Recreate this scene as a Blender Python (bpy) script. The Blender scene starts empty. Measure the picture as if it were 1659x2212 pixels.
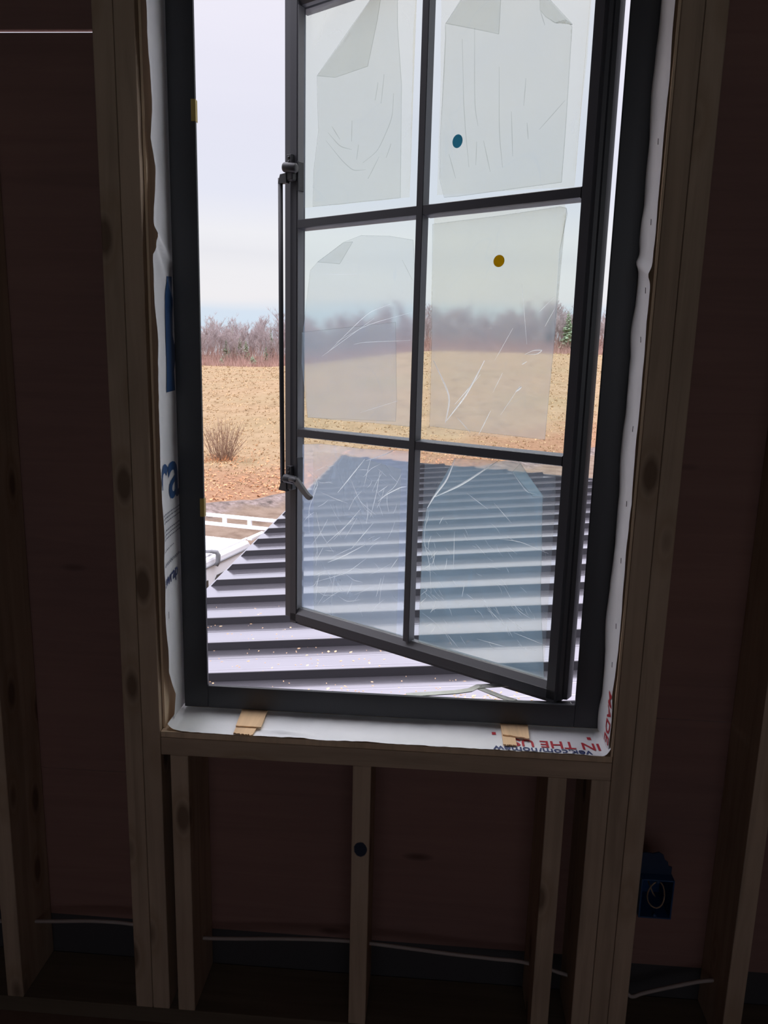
import bpy, bmesh, math, random
from mathutils import Vector, Matrix, noise
random.seed(7)
sc = bpy.context.scene
C = sc.collection
PI = math.pi
R = math.radians

# ------------------------------------------------------------------ camera
CAM = Vector((0.5364, -1.4108, 0.758))
YAW, PIT, ROL = 0.0647, 0.1988, 0.0252
f_ = Vector((-math.sin(YAW) * math.cos(PIT), math.cos(YAW) * math.cos(PIT), -math.sin(PIT)))
r0 = Vector((math.cos(YAW), math.sin(YAW), 0)); u0 = r0.cross(f_)
r_ = math.cos(ROL) * r0 + math.sin(ROL) * u0
u_ = -math.sin(ROL) * r0 + math.cos(ROL) * u0
cd = bpy.data.cameras.new('camera'); cam = bpy.data.objects.new('camera', cd); C.objects.link(cam)
cam.matrix_world = Matrix(((r_.x, u_.x, -f_.x, CAM.x), (r_.y, u_.y, -f_.y, CAM.y), (r_.z, u_.z, -f_.z, CAM.z), (0, 0, 0, 1)))
cd.sensor_fit = 'VERTICAL'; cd.sensor_height = 24.0; cd.sensor_width = 18.0
cd.lens = 24.0 * 1660.77 / 2212.0
cd.clip_start = 0.02; cd.clip_end = 2000
sc.camera = cam

# ------------------------------------------------------------------ view
sc.view_settings.view_transform = 'Standard'
sc.view_settings.look = 'None'
sc.view_settings.exposure = 0.0
sc.view_settings.gamma = 1.0
sc.view_settings.use_curve_mapping = False
sc.cycles.max_bounces = 12
sc.cycles.diffuse_bounces = 6
sc.cycles.transparent_max_bounces = 32
sc.cycles.use_denoising = True
sc.cycles.sample_clamp_indirect = 6.0

def lin(r, g, b):
    f = lambda c: (c / 255 / 12.92) if c / 255 <= 0.04045 else ((c / 255 + 0.055) / 1.055) ** 2.4
    return (f(r), f(g), f(b), 1)

# ------------------------------------------------------------------ node helpers
def ramp(nt, fac, stops, interp='LINEAR'):
    n = nt.nodes.new('ShaderNodeValToRGB'); n.color_ramp.interpolation = interp
    e = n.color_ramp.elements
    while len(e) > len(stops): e.remove(e[-1])
    while len(e) < len(stops): e.new(0.5)
    for k, (p, c) in enumerate(stops):
        e[k].position = p
        e[k].color = c if isinstance(c, tuple) else (c, c, c, 1)
    if fac is not None: nt.links.new(fac, n.inputs[0])
    return n.outputs[0]
def math_(nt, op, a, b=None, c=None, clamp=False):
    n = nt.nodes.new('ShaderNodeMath'); n.operation = op; n.use_clamp = clamp
    for i, v in enumerate((a, b, c)):
        if v is None: continue
        if isinstance(v, (int, float)): n.inputs[i].default_value = v
        else: nt.links.new(v, n.inputs[i])
    return n.outputs[0]
def mixc(nt, fac, a, b, mode='MIX'):
    n = nt.nodes.new('ShaderNodeMix'); n.data_type = 'RGBA'; n.blend_type = mode
    for i, v in ((0, fac), (6, a), (7, b)):
        if isinstance(v, (int, float, tuple)): n.inputs[i].default_value = v
        else: nt.links.new(v, n.inputs[i])
    return n.outputs[2]
def coords(nt, kind='Object', scale=(1, 1, 1), rot=(0, 0, 0), rnd=0.0):
    tc = nt.nodes.new('ShaderNodeTexCoord'); mp = nt.nodes.new('ShaderNodeMapping')
    nt.links.new(tc.outputs[kind], mp.inputs[0]); mp.inputs['Scale'].default_value = scale; mp.inputs['Rotation'].default_value = rot
    if rnd:
        oi = nt.nodes.new('ShaderNodeObjectInfo')
        cx = nt.nodes.new('ShaderNodeCombineXYZ')
        v = math_(nt, 'MULTIPLY', oi.outputs['Random'], rnd)
        for i in range(3): nt.links.new(v, cx.inputs[i])
        nt.links.new(cx.outputs[0], mp.inputs[1])
    return mp.outputs[0]
def noise_(nt, vec, scale, detail=4, rough=0.55, dist=0.0):
    n = nt.nodes.new('ShaderNodeTexNoise'); n.inputs['Scale'].default_value = scale
    n.inputs['Detail'].default_value = detail; n.inputs['Roughness'].default_value = rough; n.inputs['Distortion'].default_value = dist
    if vec is not None: nt.links.new(vec, n.inputs['Vector'])
    return n.outputs['Fac']
def voro(nt, vec, scale, feature='F1'):
    n = nt.nodes.new('ShaderNodeTexVoronoi'); n.feature = feature; n.inputs['Scale'].default_value = scale
    nt.links.new(vec, n.inputs['Vector']); return n.outputs['Distance'], n.outputs.get('Color')
def newmat(name):
    m = bpy.data.materials.new(name); m.use_nodes = True
    nt = m.node_tree; b = nt.nodes['Principled BSDF']
    return m, nt, b
def plain(name, col, rough=0.5, metal=0.0, spec=0.5, var=0.0, vscale=8.0, bump=0.0, bscale=200.0):
    m, nt, b = newmat(name)
    b.inputs['Base Color'].default_value = (*col[:3], 1); b.inputs['Roughness'].default_value = rough
    b.inputs['Metallic'].default_value = metal; b.inputs['Specular IOR Level'].default_value = spec
    v = coords(nt)
    if var:
        n = noise_(nt, v, vscale, 5)
        c2 = tuple(min(1, c * (1 + var)) for c in col[:3]) + (1,); c1 = tuple(c * (1 - var) for c in col[:3]) + (1,)
        nt.links.new(ramp(nt, n, [(0.3, c1), (0.7, c2)]), b.inputs['Base Color'])
    if bump:
        bn = nt.nodes.new('ShaderNodeBump'); bn.inputs['Strength'].default_value = bump; bn.inputs['Distance'].default_value = 0.002
        nt.links.new(noise_(nt, v, bscale, 3), bn.inputs['Height']); nt.links.new(bn.outputs[0], b.inputs['Normal'])
    return m

# ------------------------------------------------------------------ world: overcast dome, pale band over the horizon
w = bpy.data.worlds.new('World'); sc.world = w; w.use_nodes = True
nt = w.node_tree; bg = nt.nodes['Background']
tc = nt.nodes.new('ShaderNodeTexCoord')
sx = nt.nodes.new('ShaderNodeSeparateXYZ'); nt.links.new(tc.outputs['Generated'], sx.inputs[0])
mp = nt.nodes.new('ShaderNodeMapping'); nt.links.new(tc.outputs['Generated'], mp.inputs[0]); mp.inputs['Scale'].default_value = (1.2, 1.2, 9.0)
cl = noise_(nt, mp.outputs[0], 1.6, 5, 0.5)
zz = math_(nt, 'ADD', sx.outputs[2], math_(nt, 'MULTIPLY', math_(nt, 'SUBTRACT', cl, 0.5), 0.035))
skyc = ramp(nt, zz, [(0.0, lin(226, 234, 242)), (0.03, lin(212, 228, 243)), (0.058, lin(216, 228, 242)), (0.072, lin(240, 238, 241)),
                     (0.10, lin(241, 240, 243)), (0.118, lin(236, 236, 241)), (0.14, lin(242, 242, 246)), (0.19, lin(231, 233, 246)), (0.27, lin(232, 232, 246)), (0.40, lin(241, 238, 250))])
mot = ramp(nt, cl, [(0.3, (0.97, 0.97, 0.98, 1)), (0.7, (1.0, 1.0, 1.0, 1))])
skyc = mixc(nt, 1.0, skyc, mot, 'MULTIPLY')
st = ramp(nt, sx.outputs[2], [(0.0, 0.2), (0.46, 0.2), (0.80, 1.06)])
nt.links.new(skyc, bg.inputs['Color'])
nt.links.new(math_(nt, 'MULTIPLY', st, 5.0), bg.inputs['Strength'])

# ------------------------------------------------------------------ object helpers
def tag(o, label=None, cat=None, group=None, kind=None):
    if label: o['label'] = label
    if cat: o['category'] = cat
    if group: o['group'] = group
    if kind: o['kind'] = kind
    return o
def empty(name, loc=(0, 0, 0), rz=0.0):
    o = bpy.data.objects.new(name, None); C.objects.link(o); o.location = loc; o.rotation_euler = (0, 0, rz)
    o.empty_display_size = 0.05; return o
class MB:
    def __init__(s): s.v = []; s.f = []; s.mi = []; s.sm = []
    def add(s, vs, fs, mi=0, smooth=False):
        n = len(s.v); s.v += [tuple(x) for x in vs]
        for q in fs: s.f.append([n + i for i in q]); s.mi.append(mi); s.sm.append(smooth)
    def box(s, a, b, mi=0, bev=0.0):
        x0, y0, z0 = a; x1, y1, z1 = b
        if bev <= 0:
            s.add([(x0, y0, z0), (x1, y0, z0), (x1, y1, z0), (x0, y1, z0), (x0, y0, z1), (x1, y0, z1), (x1, y1, z1), (x0, y1, z1)],
                  [(0, 3, 2, 1), (4, 5, 6, 7), (0, 1, 5, 4), (1, 2, 6, 5), (2, 3, 7, 6), (3, 0, 4, 7)], mi); return
        bm = bmesh.new(); bmesh.ops.create_cube(bm, size=1)
        for v in bm.verts: v.co = ((x0 + x1) / 2 + v.co.x * (x1 - x0), (y0 + y1) / 2 + v.co.y * (y1 - y0), (z0 + z1) / 2 + v.co.z * (z1 - z0))
        bmesh.ops.bevel(bm, geom=list(bm.edges), offset=bev, segments=2, affect='EDGES', profile=0.5)
        s.frombm(bm, mi)
    def frombm(s, bm, mi=0, mat=None, smooth=False):
        bm.verts.index_update()
        vs = [(mat @ v.co) if mat else v.co.copy() for v in bm.verts]
        s.add(vs, [[v.index for v in q.verts] for q in bm.faces], mi, smooth); bm.free()
    def prism(s, poly, axis, a, b, mi=0):
        # poly: list of 2D points; axis 0/1/2 extrude direction
        def P(p, t):
            return {0: (t, p[0], p[1]), 1: (p[0], t, p[1]), 2: (p[0], p[1], t)}[axis]
        n = len(poly); vs = [P(p, a) for p in poly] + [P(p, b) for p in poly]
        fs = [[i, (i + 1) % n, n + (i + 1) % n, n + i] for i in range(n)] + [list(range(n))[::-1], list(range(n, 2 * n))]
        s.add(vs, fs, mi)
    def tube(s, pts, rad, seg=8, mi=0, cap=True, smooth=True):
        pts = [Vector(p) for p in pts]; n = len(pts)
        rr = rad if isinstance(rad, (list, tuple)) else [rad] * n
        vs = []; prev = None
        for i, p in enumerate(pts):
            d = (pts[min(i + 1, n - 1)] - pts[max(i - 1, 0)]).normalized()
            if prev is None:
                a = Vector((0, 0, 1)) if abs(d.z) < 0.9 else Vector((1, 0, 0)); prev = d.cross(a).normalized()
            prev = (prev - d * prev.dot(d)).normalized(); q = d.cross(prev)
            for k in range(seg):
                t = 2 * PI * k / seg; vs.append(p + (prev * math.cos(t) + q * math.sin(t)) * rr[i])
        fs = []
        for i in range(n - 1):
            for k in range(seg):
                fs.append([i * seg + k, i * seg + (k + 1) % seg, (i + 1) * seg + (k + 1) % seg, (i + 1) * seg + k])
        if cap: fs += [list(range(seg))[::-1], [(n - 1) * seg + k for k in range(seg)]]
        s.add(vs, fs, mi, smooth)
    def grid(s, fn, nu, nv, mi=0, smooth=True):
        vs = [fn(i / nu, j / nv) for j in range(nv + 1) for i in range(nu + 1)]
        fs = [[j * (nu + 1) + i, j * (nu + 1) + i + 1, (j + 1) * (nu + 1) + i + 1, (j + 1) * (nu + 1) + i] for j in range(nv) for i in range(nu)]
        s.add(vs, fs, mi, smooth)
    def build(s, name, mats, parent=None):
        me = bpy.data.meshes.new(name); me.from_pydata([tuple(v) for v in s.v], [], s.f)
        if not isinstance(mats, (list, tuple)): mats = [mats]
        for m in mats: me.materials.append(m)
        me.polygons.foreach_set('material_index', s.mi); me.polygons.foreach_set('use_smooth', s.sm)
        bm = bmesh.new(); bm.from_mesh(me); bmesh.ops.recalc_face_normals(bm, faces=bm.faces); bm.to_mesh(me); bm.free()
        o = bpy.data.objects.new(name, me); C.objects.link(o)
        if parent: o.parent = parent
        return o
def base_origin(o):
    # move the origin of a single-mesh thing to the centre of its base
    me = o.data; xs = [v.co for v in me.vertices]
    c = Vector(((min(v.x for v in xs) + max(v.x for v in xs)) / 2, (min(v.y for v in xs) + max(v.y for v in xs)) / 2, min(v.z for v in xs)))
    me.transform(Matrix.Translation(-c)); o.location = o.location + c; return o

# ------------------------------------------------------------------ materials
def wood(name, axis='Z', base=(0.46, 0.355, 0.258), knots=True, blot=None):
    m, nt, b = newmat(name)
    st = {'Z': (30, 30, 1.6), 'X': (1.6, 30, 30), 'Y': (30, 1.6, 30)}[axis]
    kn = {'Z': (11, 11, 4.6), 'X': (4.6, 11, 11), 'Y': (11, 4.6, 11)}[axis]
    g = noise_(nt, coords(nt, scale=st, rnd=40.0), 1.2, 6, 0.6, 0.6)
    col = ramp(nt, g, [(0.30, tuple(c * 0.80 for c in base) + (1,)), (0.5, (*base, 1)), (0.72, tuple(min(1, c * 1.13) for c in base) + (1,))])
    big = noise_(nt, coords(nt, rnd=23.0), 3.0, 3)
    col = mixc(nt, 1.0, col, ramp(nt, big, [(0.3, (0.86, 0.84, 0.82, 1)), (0.7, (1.06, 1.06, 1.06, 1))]), 'MULTIPLY')
    if knots:
        d, cc = voro(nt, coords(nt, scale=kn, rnd=31.0), 1.0)
        kmask = ramp(nt, d, [(0.13, 1.0), (0.21, 0.0)])
        col = mixc(nt, math_(nt, 'MULTIPLY', kmask, 0.75), col, (0.10, 0.055, 0.03, 1))
        ring = ramp(nt, d, [(0.18, 0.0), (0.25, 0.35), (0.38, 0.0)])
        col = mixc(nt, ring, col, (0.28, 0.18, 0.10, 1))
    if blot:
        tcn = nt.nodes.new('ShaderNodeTexCoord'); sub = nt.nodes.new('ShaderNodeVectorMath'); sub.operation = 'SUBTRACT'
        nt.links.new(tcn.outputs['Object'], sub.inputs[0]); sub.inputs[1].default_value = blot[0]
        sc_ = nt.nodes.new('ShaderNodeVectorMath'); sc_.operation = 'MULTIPLY'; nt.links.new(sub.outputs[0], sc_.inputs[0]); sc_.inputs[1].default_value = blot[1]
        ln = nt.nodes.new('ShaderNodeVectorMath'); ln.operation = 'LENGTH'; nt.links.new(sc_.outputs[0], ln.inputs[0])
        dd = math_(nt, 'ADD', ln.outputs['Value'], math_(nt, 'MULTIPLY', noise_(nt, coords(nt), 60, 2), 0.4))
        col = mixc(nt, ramp(nt, dd, [(0.9, 1.0), (1.1, 0.0)]), col, (0.025, 0.035, 0.06, 1))
    nt.links.new(col, b.inputs['Base Color']); b.inputs['Roughness'].default_value = 0.75; b.inputs['Specular IOR Level'].default_value = 0.25
    bn = nt.nodes.new('ShaderNodeBump'); bn.inputs['Strength'].default_value = 0.25; bn.inputs['Distance'].default_value = 0.001
    nt.links.new(g, bn.inputs['Height']); nt.links.new(bn.outputs[0], b.inputs['Normal'])
    return m
WOODV = wood('stud_wood'); WOODH = wood('sill_wood', 'X')
WOODB = wood('cripple_wood', 'Z', blot=((0.0, -0.07, 0.425), (55, 5, 45)))
SHADEPLATE = wood('shade_darkened_lumber', 'X', (0.13, 0.10, 0.07), knots=False)  # darker copy of the lumber: gloom at floor level put into its colour
SHIM = wood('cedar_shim', 'Y', (0.86, 0.60, 0.36), knots=False)
EDGE = wood('plywood_edge', 'Z', (0.70, 0.54, 0.37), knots=False)
def plymat():
    m, nt, b = newmat('plywood_sheathing')
    g = noise_(nt, coords(nt, scale=(1.2, 1.2, 22)), 1.6, 6, 0.6, 1.0)
    big = noise_(nt, coords(nt), 1.8, 3)
    col = ramp(nt, g, [(0.3, (0.235, 0.137, 0.118, 1)), (0.55, (0.26, 0.152, 0.131, 1)), (0.75, (0.275, 0.164, 0.138, 1))])
    col = mixc(nt, 1.0, col, ramp(nt, big, [(0.3, (0.88, 0.88, 0.9, 1)), (0.7, (1.1, 1.06, 1.0, 1))]), 'MULTIPLY')
    d, _ = voro(nt, coords(nt, scale=(2.2, 2.2, 7.5)), 1.0)
    col = mixc(nt, math_(nt, 'MULTIPLY', ramp(nt, d, [(0.05, 1.0), (0.10, 0.0)]), 0.7), col, (0.05, 0.025, 0.02, 1))
    nt.links.new(col, b.inputs['Base Color']); b.inputs['Roughness'].default_value = 0.8; b.inputs['Specular IOR Level'].default_value = 0.2
    return m
PLY = plymat()
SIDING_SHADE = plain('dark_siding_and_shade', (0.05, 0.048, 0.05), 0.8)
FRAME = plain('black_powder_coat', (0.027, 0.029, 0.034), 0.42, 0.0, 0.45, bump=0.08, bscale=900)
SASHM = plain('dark_bronze_powder_coat', (0.062, 0.063, 0.072), 0.38, 0.0, 0.5, bump=0.06, bscale=900)
BEAD = plain('grey_glazing_bead', (0.155, 0.155, 0.165), 0.4, 0.0, 0.5)
GASK = plain('rubber_gasket', (0.012, 0.012, 0.013), 0.6)
HARD = plain('dark_hardware_metal', (0.040, 0.041, 0.045), 0.48, 0.0, 0.4)
STEEL = plain('brushed_steel', (0.66, 0.68, 0.63), 0.42, 0.35, 0.5, var=0.1, vscale=40)
BRASS = plain('brass_keeper', (0.45, 0.33, 0.10), 0.35, 0.8)
CABLE = plain('cable_jacket', (0.36, 0.31, 0.28), 0.6, var=0.1)
BLUEBOX = plain('blue_box_plastic', (0.010, 0.050, 0.14), 0.45)
BLUEDK = plain('dark_blue_plastic', (0.012, 0.03, 0.07), 0.5)
COPPER = plain('bare_wire', (0.35, 0.25, 0.16), 0.4, 0.4)
BLUEINK = plain('blue_print_ink', (0.016, 0.075, 0.21), 0.6)
NAVYINK = plain('navy_print_ink', (0.035, 0.055, 0.17), 0.6)
GREYINK = plain('grey_print_ink', (0.20, 0.22, 0.26), 0.6)
REDINK = plain('red_print_ink', (0.50, 0.035, 0.05), 0.6)
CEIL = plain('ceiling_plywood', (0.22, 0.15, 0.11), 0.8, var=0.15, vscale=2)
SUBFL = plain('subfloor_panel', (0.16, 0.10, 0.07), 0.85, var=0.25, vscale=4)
def wrapmat():
    m, nt, b = newmat('white_house_wrap')
    v = coords(nt)
    n = noise_(nt, v, 9, 4)
    nt.links.new(ramp(nt, n, [(0.3, (0.82, 0.84, 0.85, 1)), (0.7, (0.89, 0.90, 0.91, 1))]), b.inputs['Base Color'])
    b.inputs['Roughness'].default_value = 0.55; b.inputs['Specular IOR Level'].default_value = 0.3
    bn = nt.nodes.new('ShaderNodeBump'); bn.inputs['Strength'].default_value = 0.35; bn.inputs['Distance'].default_value = 0.002
    h = math_(nt, 'ADD', noise_(nt, v, 45, 4), math_(nt, 'MULTIPLY', noise_(nt, v, 400, 2), 0.15))
    nt.links.new(h, bn.inputs['Height']); nt.links.new(bn.outputs[0], b.inputs['Normal'])
    return m
WRAP = wrapmat()
def glassmat():
    m, nt, b = newmat('tinted_glass'); nt.nodes.remove(b); out = nt.nodes['Material Output']
    t = nt.nodes.new('ShaderNodeBsdfTransparent'); t.inputs[0].default_value = (0.935, 0.97, 0.96, 1)
    g = nt.nodes.new('ShaderNodeBsdfGlossy'); g.inputs['Roughness'].default_value = 0.02; g.inputs[0].default_value = (1, 1, 1, 1)
    lw = nt.nodes.new('ShaderNodeLayerWeight'); lw.inputs[0].default_value = 0.5
    fr = math_(nt, 'ADD', 0.03, math_(nt, 'MULTIPLY', math_(nt, 'POWER', lw.outputs['Facing'], 5.0), 0.9))
    mx = nt.nodes.new('ShaderNodeMixShader'); nt.links.new(fr, mx.inputs[0]); nt.links.new(t.outputs[0], mx.inputs[1]); nt.links.new(g.outputs[0], mx.inputs[2])
    nt.links.new(mx.outputs[0], out.inputs[0]); return m
GLASS = glassmat()
def filmmat(name, haze=0.34, col=(0.37, 0.48, 0.62, 1), streak=0.16, tint=(1.0, 0.965, 0.88, 1), blur=0.75, ior=1.006):
    # thin clear plastic gone milky: part see-through, part scattering, with faint wrinkles
    m, nt, b = newmat(name); nt.nodes.remove(b); out = nt.nodes['Material Output']
    v = coords(nt, scale=(1, 1, 1))
    n1 = noise_(nt, v, 5, 2, 0.5, 0.6)
    line = ramp(nt, math_(nt, 'ABSOLUTE', math_(nt, 'SUBTRACT', n1, 0.5)), [(0.0, 1.0), (0.008, 0.0)])
    n3 = noise_(nt, coords(nt, scale=(30, 1, 9), rot=(0, R(35), 0)), 1.0, 3, 0.6, 0.4)
    scr = ramp(nt, n3, [(0.62, 0.0), (0.74, 1.0)])
    patch = ramp(nt, noise_(nt, v, 6, 2), [(0.42, 0.0), (0.66, 1.0)])
    s = math_(nt, 'MULTIPLY', math_(nt, 'ADD', math_(nt, 'MULTIPLY', line, 0.35), math_(nt, 'MULTIPLY', scr, 0.45)), patch)
    soft = math_(nt, 'MULTIPLY', math_(nt, 'SUBTRACT', noise_(nt, v, 9, 3), 0.5), 0.08)
    fac = math_(nt, 'ADD', math_(nt, 'ADD', haze, soft), math_(nt, 'MULTIPLY', s, streak), clamp=True)
    t = nt.nodes.new('ShaderNodeBsdfTransparent'); t.inputs[0].default_value = tint
    tr = nt.nodes.new('ShaderNodeBsdfTranslucent'); tr.inputs[0].default_value = col
    rf_ = nt.nodes.new('ShaderNodeBsdfRefraction'); rf_.inputs['Color'].default_value = tint; rf_.inputs['Roughness'].default_value = 0.6; rf_.inputs['IOR'].default_value = ior
    bl_ = nt.nodes.new('ShaderNodeMixShader'); bl_.inputs[0].default_value = blur; nt.links.new(t.outputs[0], bl_.inputs[1]); nt.links.new(rf_.outputs[0], bl_.inputs[2])
    mx = nt.nodes.new('ShaderNodeMixShader'); nt.links.new(fac, mx.inputs[0]); nt.links.new(bl_.outputs[0], mx.inputs[1]); nt.links.new(tr.outputs[0], mx.inputs[2])
    nt.links.new(mx.outputs[0], out.inputs[0]); return m
FILM = filmmat('protective_film', 0.27)
FILMW = filmmat('milky_blue_film', 0.36, (0.52, 0.62, 0.80, 1), 0.25, blur=0.6, ior=1.003)
FILMS = filmmat('clear_blue_film', 0.27, (0.30, 0.47, 0.64, 1), 0.2, blur=0.5, ior=1.0025)
FILMB = filmmat('thin_film_layer', 0.10, streak=0.10, blur=0.2)
CREASE = filmmat('film_crease', 0.78, (0.90, 0.93, 0.98, 1), 0.1, blur=0.0)
DARKC = filmmat('grey_film_crease', 0.16, (0.30, 0.34, 0.36, 1), 0.0, tint=(0.86, 0.87, 0.86, 1), blur=0.0)
def seemat(name, col, f):
    m, nt, b = newmat(name); nt.nodes.remove(b); out = nt.nodes['Material Output']
    t = nt.nodes.new('ShaderNodeBsdfTransparent'); t.inputs[0].default_value = (*col, 1)
    tr = nt.nodes.new('ShaderNodeBsdfTranslucent'); tr.inputs[0].default_value = (*col, 1)
    mx = nt.nodes.new('ShaderNodeMixShader'); mx.inputs[0].default_value = f
    nt.links.new(t.outputs[0], mx.inputs[1]); nt.links.new(tr.outputs[0], mx.inputs[2]); nt.links.new(mx.outputs[0], out.inputs[0]); return m
DOTB = seemat('blue_dot_vinyl', (0.13, 0.33, 0.42), 0.85)
DOTY = seemat('yellow_dot_vinyl', (0.50, 0.36, 0.03), 0.85)
def roofmat():
    m, nt, b = newmat('standing_seam_metal')
    b.inputs['Base Color'].default_value = (0.76, 0.73, 0.80, 1); b.inputs['Metallic'].default_value = 0.95
    n = noise_(nt, coords(nt, scale=(0.5, 6, 6)), 2.0, 4)
    nt.links.new(ramp(nt, n, [(0.3, 0.13), (0.7, 0.20)]), b.inputs['Roughness'])
    bn = nt.nodes.new('ShaderNodeBump'); bn.inputs['Strength'].default_value = 0.12; bn.inputs['Distance'].default_value = 0.01
    nt.links.new(noise_(nt, coords(nt, scale=(0.6, 3, 1)), 2.0, 2), bn.inputs['Height']); nt.links.new(bn.outputs[0], b.inputs['Normal'])
    return m
ROOF = roofmat()
SEAM = plain('painted_seam_metal', (0.022, 0.021, 0.024), 0.45, 0.0, 0.35)
CHIP = plain('wood_shaving', (0.72, 0.47, 0.27), 0.8, var=0.25, vscale=60)
VANW = plain('white_car_paint', (0.93, 0.93, 0.96), 0.25, 0.0, 0.6)
VANG = plain('grey_plastic', (0.18, 0.18, 0.19), 0.5)
VAND = plain('dark_car_glass', (0.05, 0.045, 0.04), 0.1)
VANT = plain('black_tyre', (0.02, 0.02, 0.02), 0.8)
BARK = plain('grey_bark', (0.42, 0.36, 0.34), 0.9, var=0.25, vscale=3)
BARKP = plain('pale_birch_bark', (0.60, 0.52, 0.48), 0.9)
TWIG = plain('bare_twigs', (0.43, 0.36, 0.355), 0.9)
NEEDLE = plain('evergreen_needles', (0.26, 0.34, 0.22), 0.9, var=0.3, vscale=2)
BRUSH = plain('reddish_brush', (0.42, 0.27, 0.23), 0.9, var=0.25, vscale=0.6)
STEM = plain('shrub_stems', (0.30, 0.19, 0.13), 0.9, var=0.2, vscale=5)
GRASS = plain('dry_grass', (0.47, 0.325, 0.18), 0.95, var=0.3, vscale=0.5)
LEAF = plain('dead_leaves', (0.56, 0.27, 0.13), 0.9, var=0.45, vscale=3)

# ------------------------------------------------------------------ room
S = 0.0381; XR = 0.9069; FLOOR = -0.7003; CEILZ = 1.98; WH = 1.665   # head of the rough opening
SY0, SY1 = 0.14, 0.1527
def struct(o, label, cat): return tag(o, label, cat, kind='structure')
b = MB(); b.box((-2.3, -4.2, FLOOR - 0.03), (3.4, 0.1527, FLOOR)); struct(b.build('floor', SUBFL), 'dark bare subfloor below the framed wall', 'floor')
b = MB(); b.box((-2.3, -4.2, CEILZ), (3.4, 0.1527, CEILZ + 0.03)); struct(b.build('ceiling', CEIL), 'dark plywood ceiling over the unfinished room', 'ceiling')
b = MB(); b.box((-2.33, -4.2, FLOOR), (-2.3, 0.1527, CEILZ)); struct(b.build('wall_left', PLY), 'dark plywood wall at the left end of the room', 'wall')
b = MB(); b.box((3.4, -4.2, FLOOR), (3.43, 0.1527, CEILZ)); struct(b.build('wall_right', PLY), 'dark plywood wall at the right end of the room', 'wall')
# back wall with an unseen wide opening, added to fill the room with daylight
OX0, OX1, OZ0, OZ1 = -0.6, 2.0, 0.45, 1.85
b = MB()
b.box((-2.33, -4.23, FLOOR), (OX0, -4.2, CEILZ)); b.box((OX1, -4.23, FLOOR), (3.43, -4.2, CEILZ))
b.box((OX0, -4.23, FLOOR), (OX1, -4.2, OZ0)); b.box((OX0, -4.23, OZ1), (OX1, -4.2, CEILZ))
struct(b.build('wall_back', PLY), 'dark plywood wall behind the viewer with a wide opening added for daylight', 'wall')
# window wall: sheathing panels, a thin open joint high on the left
b = MB()
def sheet(x0, x1, z0, z1):
    b.add([(x0, SY0, z0), (x1, SY0, z0), (x1, SY1, z0), (x0, SY1, z0), (x0, SY0, z1), (x1, SY0, z1), (x1, SY1, z1), (x0, SY1, z1)],
          [(0, 3, 2, 1), (4, 5, 6, 7), (0, 1, 5, 4), (1, 2, 6, 5), (3, 0, 4, 7)], 0)
    b.add([(x0, SY1, z0), (x1, SY1, z0), (x1, SY1, z1), (x0, SY1, z1)], [(0, 1, 2, 3)], 1)
J = 0.0012
sheet(-2.3, -J, -0.56, -0.18 - J); sheet(-2.3, 0, -0.18 + J, 1.3420); sheet(-2.3, 0, 1.3478, CEILZ)
sheet(J, XR, -0.57, -0.0127)
sheet(0, XR, WH, CEILZ)
sheet(XR + J, 3.4, -0.58, 0.02)
b.box((-2.3, SY0 + .0005, FLOOR), (3.4, SY1, -0.56), 1); sheet(XR, 3.4, 0.0224, CEILZ)  # bottom strip coloured near-black in place of the shade along the wall foot
struct(b.build('wall_front', [PLY, SIDING_SHADE]), 'dark reddish plywood sheathing behind the studs', 'wall')
# an outer lap closes the lower panel joint
# ------------------------------------------------------------------ framing
def stud(x0, x1, z0, z1, label, mat=WOODV, y0=0.0, y1=0.14, grp='wall studs'):
    m = MB(); m.box((x0 + .0004, y0, z0), (x1 - .0004, y1 - .0006, z1), bev=0.0022)
    return tag(base_origin(m.build('wall_stud', mat)), label, 'stud', grp)
SB = FLOOR + S
stud(-2 * S, -S, SB, CEILZ - S, 'full-height stud left of the window, outer one of the left pair')
stud(-S, 0, SB, CEILZ - S, 'full-height stud left of the window, inner one of the left pair')
stud(XR, XR + S, SB, CEILZ - S, 'full-height stud right of the window, inner one of the right pair')
stud(XR + S, XR + 2 * S, SB, CEILZ - S, 'full-height stud right of the window carrying the blue electrical box')
stud(0.0185, 0.0185 + S, SB, -0.0508, 'short stud under the left end of the sill')
stud(0.3945, 0.3945 + S, SB, -0.0508, 'short stud under the middle of the sill with a dark blot', WOODB)
stud(0.784, 0.784 + S, SB, -0.0508, 'short stud under the sill, just left of the dark gap')
stud(XR - S, XR, SB, -0.0508, 'short stud under the right end of the sill against the tall pair')
stud(-0.333 - S, -0.333, SB, CEILZ - S, 'single stud at the far left edge of the photo')
stud(1.1805, 1.1805 + S, SB, CEILZ - S, 'single stud at the far right edge of the photo')
m = MB(); m.box((-2.3, 0, FLOOR), (3.4, 0.139, SB), bev=0.002); tag(base_origin(m.build('bottom_plate', SHADEPLATE)), 'horizontal lumber plate lying on the floor under the studs', 'plate')
m = MB(); m.box((-2.3, 0, CEILZ - S), (3.4, 0.139, CEILZ - .0005), bev=0.002); tag(base_origin(m.build('top_plate', WOODH)), 'horizontal lumber plate on top of the studs', 'plate')
m = MB(); m.box((0.0005, 0.0, -0.0508), (XR - .0005, 0.1395, -0.0128), bev=0.002)
tag(base_origin(m.build('sill_beam', WOODH)), 'horizontal rough sill lumber under the window', 'sill')
m = MB(); m.box((0.0005, 0.002, -0.0126), (XR - .0005, 0.150, 0.0), bev=0.001)
tag(base_origin(m.build('sill_plywood', EDGE)), 'thin plywood strip on top of the rough sill under white wrap', 'plywood')
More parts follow.
